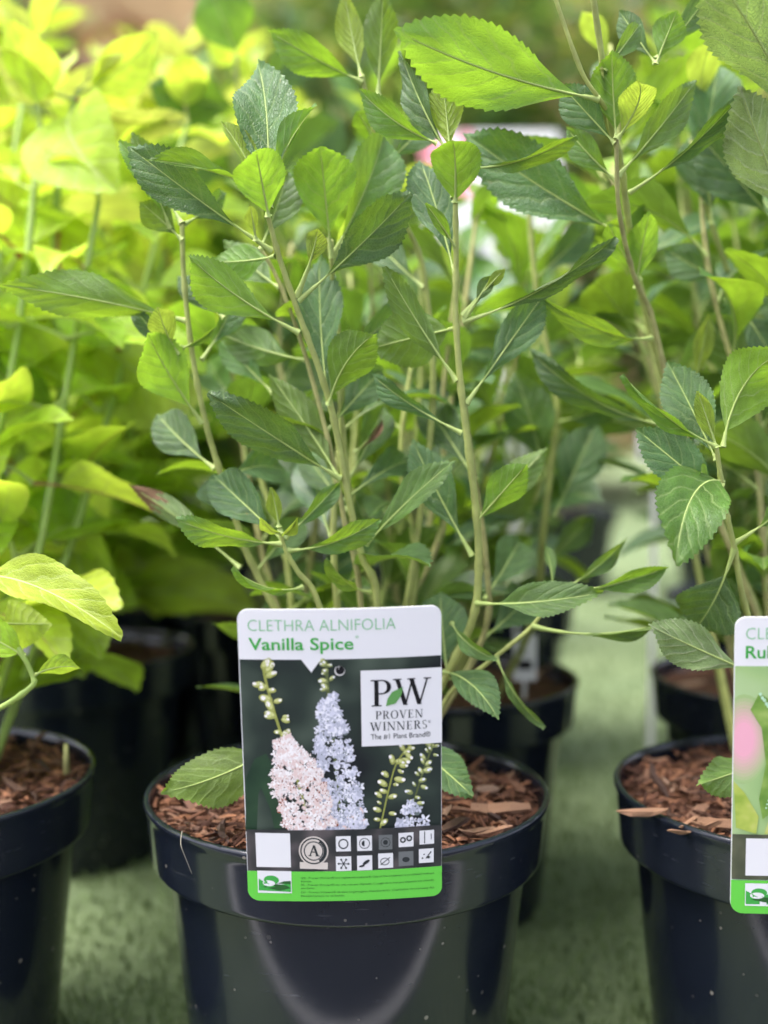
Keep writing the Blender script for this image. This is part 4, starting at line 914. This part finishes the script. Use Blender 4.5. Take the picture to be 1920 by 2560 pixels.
# strip with the care symbols
lab.sheet('symbol_strip', .004, .998, y_st, y_gr, photo_ink('photo_strip', (.02, .024, .026, 1), (.045, .045, .045, 1), (.13, .11, .11, 1), 55), 13)
def rect(name, x0, x1, y0, y1, mat, layer, parent=None):
    a, b = C(x0, y0), C(x1, y1); return lab.sheet(name, a[0], b[0], a[1], b[1], mat, layer, parent, nx=3)
rect('code_patch', 172, 432, 1640, 1885, W_, 15)
ic = [(758, 868, 1648, 1756), (912, 1022, 1645, 1752), (1070, 1170, 1640, 1745), (1215, 1325, 1628, 1728), (1368, 1476, 1616, 1714), (758, 872, 1797, 1900), (912, 1024, 1790, 1895), (1066, 1176, 1775, 1880), (1215, 1325, 1765, 1868), (1364, 1474, 1750, 1850)]
asp = 1.0
def px_polys(pl): return [(CP(q), m_) for q, m_ in pl]
for i, (a, b, c_, d_) in enumerate(ic):
    grey = i in (2, 8)
    o = rect('care_symbol', a, b, c_, d_, GR if grey else W_, 15)
    cx, cy, s_ = (a + b) / 2, (c_ + d_) / 2, (b - a) / 2; pl = []
    if i == 0: pl = [(q, 0) for q in ring(cx, cy, s_ * .68, s_ * .68, s_ * .16, s_ * .16)]
    elif i == 1: pl = [(q, 0) for q in ring(cx, cy, s_ * .72, s_ * .72, s_ * .1, s_ * .1)] + [(q, 0) for q in ring(cx, cy, s_ * .4, s_ * .4, s_ * .4, s_ * .4, 90, 270, 8)]
    elif i == 2: pl = [(q, 0) for q in ring(cx, cy, s_ * .7, s_ * .7, s_ * .08, s_ * .08)] + [(disc(cx, cy, s_ * .35, s_ * .35), 0)]
    elif i == 3: pl = [(q, 0) for q in ring(cx - s_ * .42, cy, s_ * .4, s_ * .4, s_ * .2, s_ * .2) + ring(cx + s_ * .42, cy - s_ * .2, s_ * .4, s_ * .4, s_ * .2, s_ * .2)]
    elif i == 4: pl = [(bar(cx - s_ * .3, cy - s_ * .8, cx - s_ * .3, cy + s_ * .8, s_ * .12), 0), (bar(cx + s_ * .6, cy - s_ * .5, cx + s_ * .6, cy + s_ * .3, s_ * .1), 0)]
    elif i == 5:
        for k in range(6):
            t_ = k * 1.047; ex, ey = math.cos(t_), math.sin(t_); w_ = s_ * .05
            pl.append(([(cx - ey * w_, cy + ex * w_), (cx + ex * s_ * .75 - ey * w_, cy + ey * s_ * .75 + ex * w_), (cx + ex * s_ * .75 + ey * w_, cy + ey * s_ * .75 - ex * w_), (cx + ey * w_, cy - ex * w_)], 0)); pl.append((disc(cx + ex * s_ * .62, cy + ey * s_ * .62, s_ * .14, s_ * .14, 8), 0))
    elif i == 6: pl = [(disc(cx + s_ * .2, cy - s_ * .1, s_ * .55, s_ * .22, 12, -.6), 0), (disc(cx - s_ * .35, cy + s_ * .4, s_ * .4, s_ * .14, 10, -.2), 0)]
    elif i == 7: pl = [(q, 0) for q in ring(cx - s_ * .1, cy + s_ * .1, s_ * .62, s_ * .5, s_ * .1, s_ * .1)] + [([(cx - s_ * .7, cy + s_ * .5), (cx - s_ * .62, cy + s_ * .58), (cx + s_ * .6, cy - s_ * .4), (cx + s_ * .55, cy - s_ * .48)], 0)]
    elif i == 8: pl = [(disc(cx, cy + s_ * .1, s_ * .5, s_ * .35), 0)]
    else: pl = [([(cx - s_ * .1, cy + s_ * .3), (cx, cy + s_ * .4), (cx + s_ * .7, cy - s_ * .5), (cx + s_ * .6, cy - s_ * .6)], 0), (disc(cx - s_ * .5, cy + s_ * .3, s_ * .12, s_ * .12, 8), 0), (disc(cx - s_ * .3, cy - s_ * .2, s_ * .1, s_ * .1, 8), 0), (disc(cx + s_ * .3, cy + s_ * .2, s_ * .22, s_ * .18, 8), 0)]
    lab.add('symbol_mark', px_polys(pl), [CH], 17, o)
bd = lab.add('award_badge', px_polys([(disc(597, 1758, 108, 108, 28), 0), (box(496, 700, 1842, 1892), 0)]), [ink('badge_cream', lin(215, 205, 195))], 15)
lab.add('badge_ring', px_polys([(q, 0) for q in ring(597, 1758, 98, 98, 10, 10, n=26) + ring(597, 1758, 72, 72, 8, 8, n=24)] + [(q, 0) for q in ring(597, 1758, 88, 88, 14, 14, -60, 60, 10)]), [CH], 16, bd)
lab.add('badge_letter', px_polys([(bar(570, 1795, 598, 1715, 9), 0), (bar(625, 1795, 598, 1715, 17), 0), (box(580, 615, 1762, 1769), 0), (box(558, 583, 1790, 1796), 0), (box(610, 642, 1790, 1796), 0)]), [CH], 17, bd)
# green foot
lab.sheet('text_band', 0, 1, y_gr, 1, LG, 14, rc=(0, 0, .05, .06))
lp = rect('logo_panel', 185, 438, 1920, 2078, W_, 16)
lab.add('logo_mark', px_polys([(disc(288, 1985, 56, 34, 18), 0), ([(195, 1978), (240, 2005), (300, 2030), (430, 2000), (432, 2068), (196, 2068)], 0), (disc(270, 2010, 46, 22, 14), 1), ([(225, 2040), (310, 2012), (400, 2020), (430, 2040), (350, 2062)], 2), ([(330, 2010), (380, 1990), (430, 1985), (430, 2010)], 2)]), [G2, W_, DG], 17, lp)
small = ['GB - Proven Winners® is a registered trademark. Use of the trademark is prohibited without', 'license.', 'FR - Proven Winners® est une marque déposée. L’usage de la marque déposée est interdit', 'sans licence.', 'DE - Proven Winners® ist eine eingetragene Handelsmarke. Unerlaubte Verwendung des', 'Handelsnamens ist verboten.']
for i, b in enumerate(small):
    xe = (1476, 582, 1476, 605, 1478, 822)[i]; yy = (1968, 1992, 2020, 2044, 2075, 2102)[i]
    lab.text('small_print', b, C(505, yy)[0], C(xe, yy)[0], C(505, yy)[1], .0072, DG, 16)
# brand panel
bp_ = rect('brand_panel', 938, 1530, 476, 990, W_, 18)
serif(lab, 'brand_initials', 'P', C(1010, 720)[0], C(1168, 720)[0], C(1100, 722)[1], .0885, BK, 20, bp_)
serif(lab, 'brand_initials', 'W', C(1180, 720)[0], C(1452, 720)[0], C(1300, 716)[1], .0885, BK, 20, bp_)
lab.add('brand_leaf', px_polys([([(1122, 722), (1132, 672), (1165, 625), (1245, 592), (1232, 650), (1190, 705)], 0), ([(1122, 722), (1128, 722), (1240, 600), (1236, 600)], 1)]), [ink('brand_leaf', lin(100, 155, 85)), DG], 22, bp_)
serif(lab, 'brand_lettering', 'PROVEN', C(1044, 810)[0], C(1392, 810)[0], C(1200, 809)[1], .0275, CH, 20, bp_)
serif(lab, 'brand_lettering', 'WINNERS', C(1008, 890)[0], C(1424, 890)[0], C(1200, 889)[1], .0285, CH, 20, bp_)
lab.text('trade_mark', '®', C(1428, 845)[0], C(1446, 845)[0], C(1430, 848)[1], .009, CH, 20, parent=bp_)
lab.text('brand_slogan', 'The #1 Plant Brand®', C(1012, 948)[0], C(1446, 944)[0], C(1200, 948)[1], .0185, CH, 20, parent=bp_)
def stake(card, Yin):
    a = card.p(.5, .35) - card.n * .0012; pts = [a, card.p(.5, .62) - card.n * .006, Vector((a.x, Yin, POT_H + .012)), Vector((a.x, Yin + .004, SOIL - .02))]
    vs_, fs = [], []
    for q in pts: vs_ += [q + Vector((-.006, 0, 0)), q + Vector((.006, 0, 0)), q + Vector((.006, .0008, 0)), q + Vector((-.006, .0008, 0))]
    for i in range(3):
        for k in range(4): fs.append((4 * i + k, 4 * i + (k + 1) % 4, 4 * i + 4 + (k + 1) % 4, 4 * i + 4 + k))
    v, wm = recentre(vs_); obj('stake', mesh('stake', v, fs, W_, smooth=False), card.root, wm)
stake(lab, .474)
# cropped label of the right pot: only its left fifth is in the photograph
lab2 = Card(((1846, 1530, .440), (2362, 1548, .437), (2326, 2292, .454), (1826, 2274, .457)), 'plant_label', 'white plant label cut by the right edge, Ru visible above a pink flower photo', .0762, .0022)
def rect2(name, x0, x1, y0, y1, mat, layer, parent=None, nx=4): return lab2.sheet(name, x0, x1, y0, y1, mat, layer, parent, nx=nx)
lab2.sheet('card', 0, 1, 0, 1, W_, 0, rc=(.055, .05, .05, .06), nx=14, thick=.0006)
ph2 = photo_ink('photo_pale_garden', lin(120, 165, 100), lin(165, 195, 130), lin(190, 210, 165), 22)
p2 = rect2('photo_panel', .003, .998, .158, .88, ph2, 1, nx=12)
lab2.text('species_lettering', 'CLETHRA ALNIFOLIA', .052, .775, .071, .040, G1, 3, off=-.016)
lab2.text('variety_lettering', 'Ruby Spice', .052, .46, .132, .042, G2, 3, off=.014)
PK = photo_ink('photo_pink', lin(235, 150, 175), lin(245, 175, 195), lin(240, 205, 210), 90); LF = photo_ink('photo_leaf_green', lin(105, 145, 60), lin(130, 165, 75), lin(160, 185, 100), 120); LY = photo_ink('photo_leaf_yellow', lin(150, 175, 70), lin(180, 195, 90), lin(200, 205, 120), 120); DT = ink('leaf_edge', lin(190, 225, 195))
rnd = random.Random(8)
mixc = lambda t: tuple(p_ * (1 - t) + q_ * t for p_, q_ in zip(lin(168, 195, 132), lin(240, 176, 192)))
def clampx(pts): return [(min(max(x, .004), .997), y) for x, y in pts]
for cx, cy, rx, ry in ((.05, .40, .13, .15), (.52, .45, .26, .24)):
    polys = [(clampx(disc(cx, cy, rx * (1 - i / 13), ry * (1 - i / 13), 28)), i) for i in range(12)]
    vs_, fs, fm = [], [], []
    for i, (pts, mi) in enumerate(polys):
        k = len(vs_); vs_ += [lab2.p(x, y, .0001 + .000008 * i) for x, y in pts]; fs.append(tuple(range(k, k + len(pts)))); fm.append(mi)
    v, wm = recentre(vs_); obj('flower_picture', mesh('flower_picture', v, fs, [ink('pink_blend_%d' % i, mixc(min(1, i / 8))) for i in range(12)], fm, smooth=False), p2, wm)
lab2.add('leaf_picture', [([(.02, .70), (.0045, .54), (.06, .58), (.13, .66), (.12, .72)], 0), ([(.15, .67), (.13, .60), (.16, .48), (.135, .36), (.08, .30), (.12, .245), (.20, .28), (.265, .35), (.27, .46), (.24, .56), (.2, .64)], 1), ([(.16, .72), (.2, .62), (.26, .60), (.34, .62), (.40, .72)], 0), ([(.62, .72), (.55, .5), (.7, .4), (.78, .55), (.75, .72)], 1)], [LY, LF], 6, p2)
lab2.add('leaf_edge', [(disc(.125 + .14 * math.sin(t * 1.57), .248 + .22 * t + .003 * rnd.random(), .008, .006, 8), 0) for t in [i / 22 for i in range(23)]] + [(disc(.165 + .04 * t, .60 + .1 * abs(t - .3), .005, .0035, 7), 0) for t in [i / 8 for i in range(9)]], [DT], 7, p2)
rect2('symbol_strip', .003, .998, .722, .88, photo_ink('photo_strip_olive', lin(60, 66, 50), lin(80, 85, 65), lin(115, 115, 90), 60), 8, nx=12)
rect2('code_patch', .07, .27, .735, .865, W_, 10)
for i in range(5):
    for j in range(2): rect2('care_symbol', .46 + .105 * i, .54 + .105 * i, .742 + .07 * j, .794 + .07 * j, W_, 10)
lab2.sheet('text_band', 0, 1, .882, 1, LG, 9, rc=(0, 0, .05, .06))
lp2 = rect2('logo_panel', .07, .25, .892, .972, W_, 11)
lab2.add('logo_mark', [(disc(.14, .925, .04, .016, 16), 0), ([(.074, .918), (.12, .935), (.18, .93), (.248, .925), (.248, .966), (.074, .966)], 0), (disc(.13, .935, .036, .011, 14), 1), ([(.1, .95), (.16, .94), (.24, .945), (.2, .962)], 2)], [G2, W_, DG], 12, lp2)
stake(lab2, .474)

# ------------------------------------------------------------------ labels and sign in the rows behind
def tag_card(px0, px1, py0, py1, Y, label, bars, name='plant_label', cat='label', foot=.139, pinks=()):
    a, b, c_ = at(px0, py0, Y), at(px1, py0, Y), at(px0, py1, Y)
    root = empty(name, (a.x, Y, foot), label, cat)
    W, H = b.x - a.x, a.z - c_.z
    v, f = slab(a.x, b.x, Y, Y + .0008, c_.z, a.z); obj('card', mesh('card', v, f, W_, smooth=False), root)
    for x0, x1, y0, y1, m_ in bars:
        v, f = slab(a.x + W * x0, a.x + W * x1, Y - .0008, Y - .0002, c_.z + H * (1 - y1), c_.z + H * (1 - y0)); obj('print_patch', mesh('print_patch', v, f, m_, smooth=False), root)
    for x, y, r_ in pinks:
        v = [Vector((a.x + W * x + q[0], Y - .001, c_.z + H * (1 - y) + q[1])) for q in disc(0, 0, r_, r_ * 1.2, 18)]
        obj('pink_print', mesh('pink_print', v, [tuple(range(18))], ink('pink', lin(240, 150, 165)), smooth=False), root)
    if c_.z > foot:
        cx = (a.x + b.x) / 2; v, f = slab(cx - W * .08, cx + W * .08, Y + .001, Y + .002, foot - .03, c_.z + H * .3); obj('stake', mesh('stake', v, f, W_, smooth=False), root)
    return root
tag_card(-20, 128, 1335, 1425, .86, 'small white label with dark print behind the left lime leaves', [(.05, .75, .35, .65, BK)])
tag_card(1284, 1342, 1588, 1702, .775, 'white stake label with black marks in the pot right behind the front centre pot', [(.2, .8, .55, .75, BK), (.2, .5, .35, .42, BK)], foot=.1)
tag_card(1268, 1322, 1100, 1352, .95, 'tall pale stake label behind the right stem of the centre shrub', [], foot=.139)
tag_card(760, 900, 1255, 1335, .92, 'pale blank label blurred behind the stems above the Vanilla Spice label', [], foot=.139)
tag_card(1592, 1690, 1072, 1152, 1.0, 'white label blurred behind the tall right stem', [], foot=.03)
sg = tag_card(1075, 1430, 250, 565, 3.0, 'large white sign with pink print blurred behind the top of the centre shrub', [(0, 1, .86, 1, LW)], name='display_sign', cat='sign', foot=0.0, pinks=((.06, .18, .035), (.30, .10, .025), (.26, .50, .03)))

sg.rotation_euler.x = -R(12)
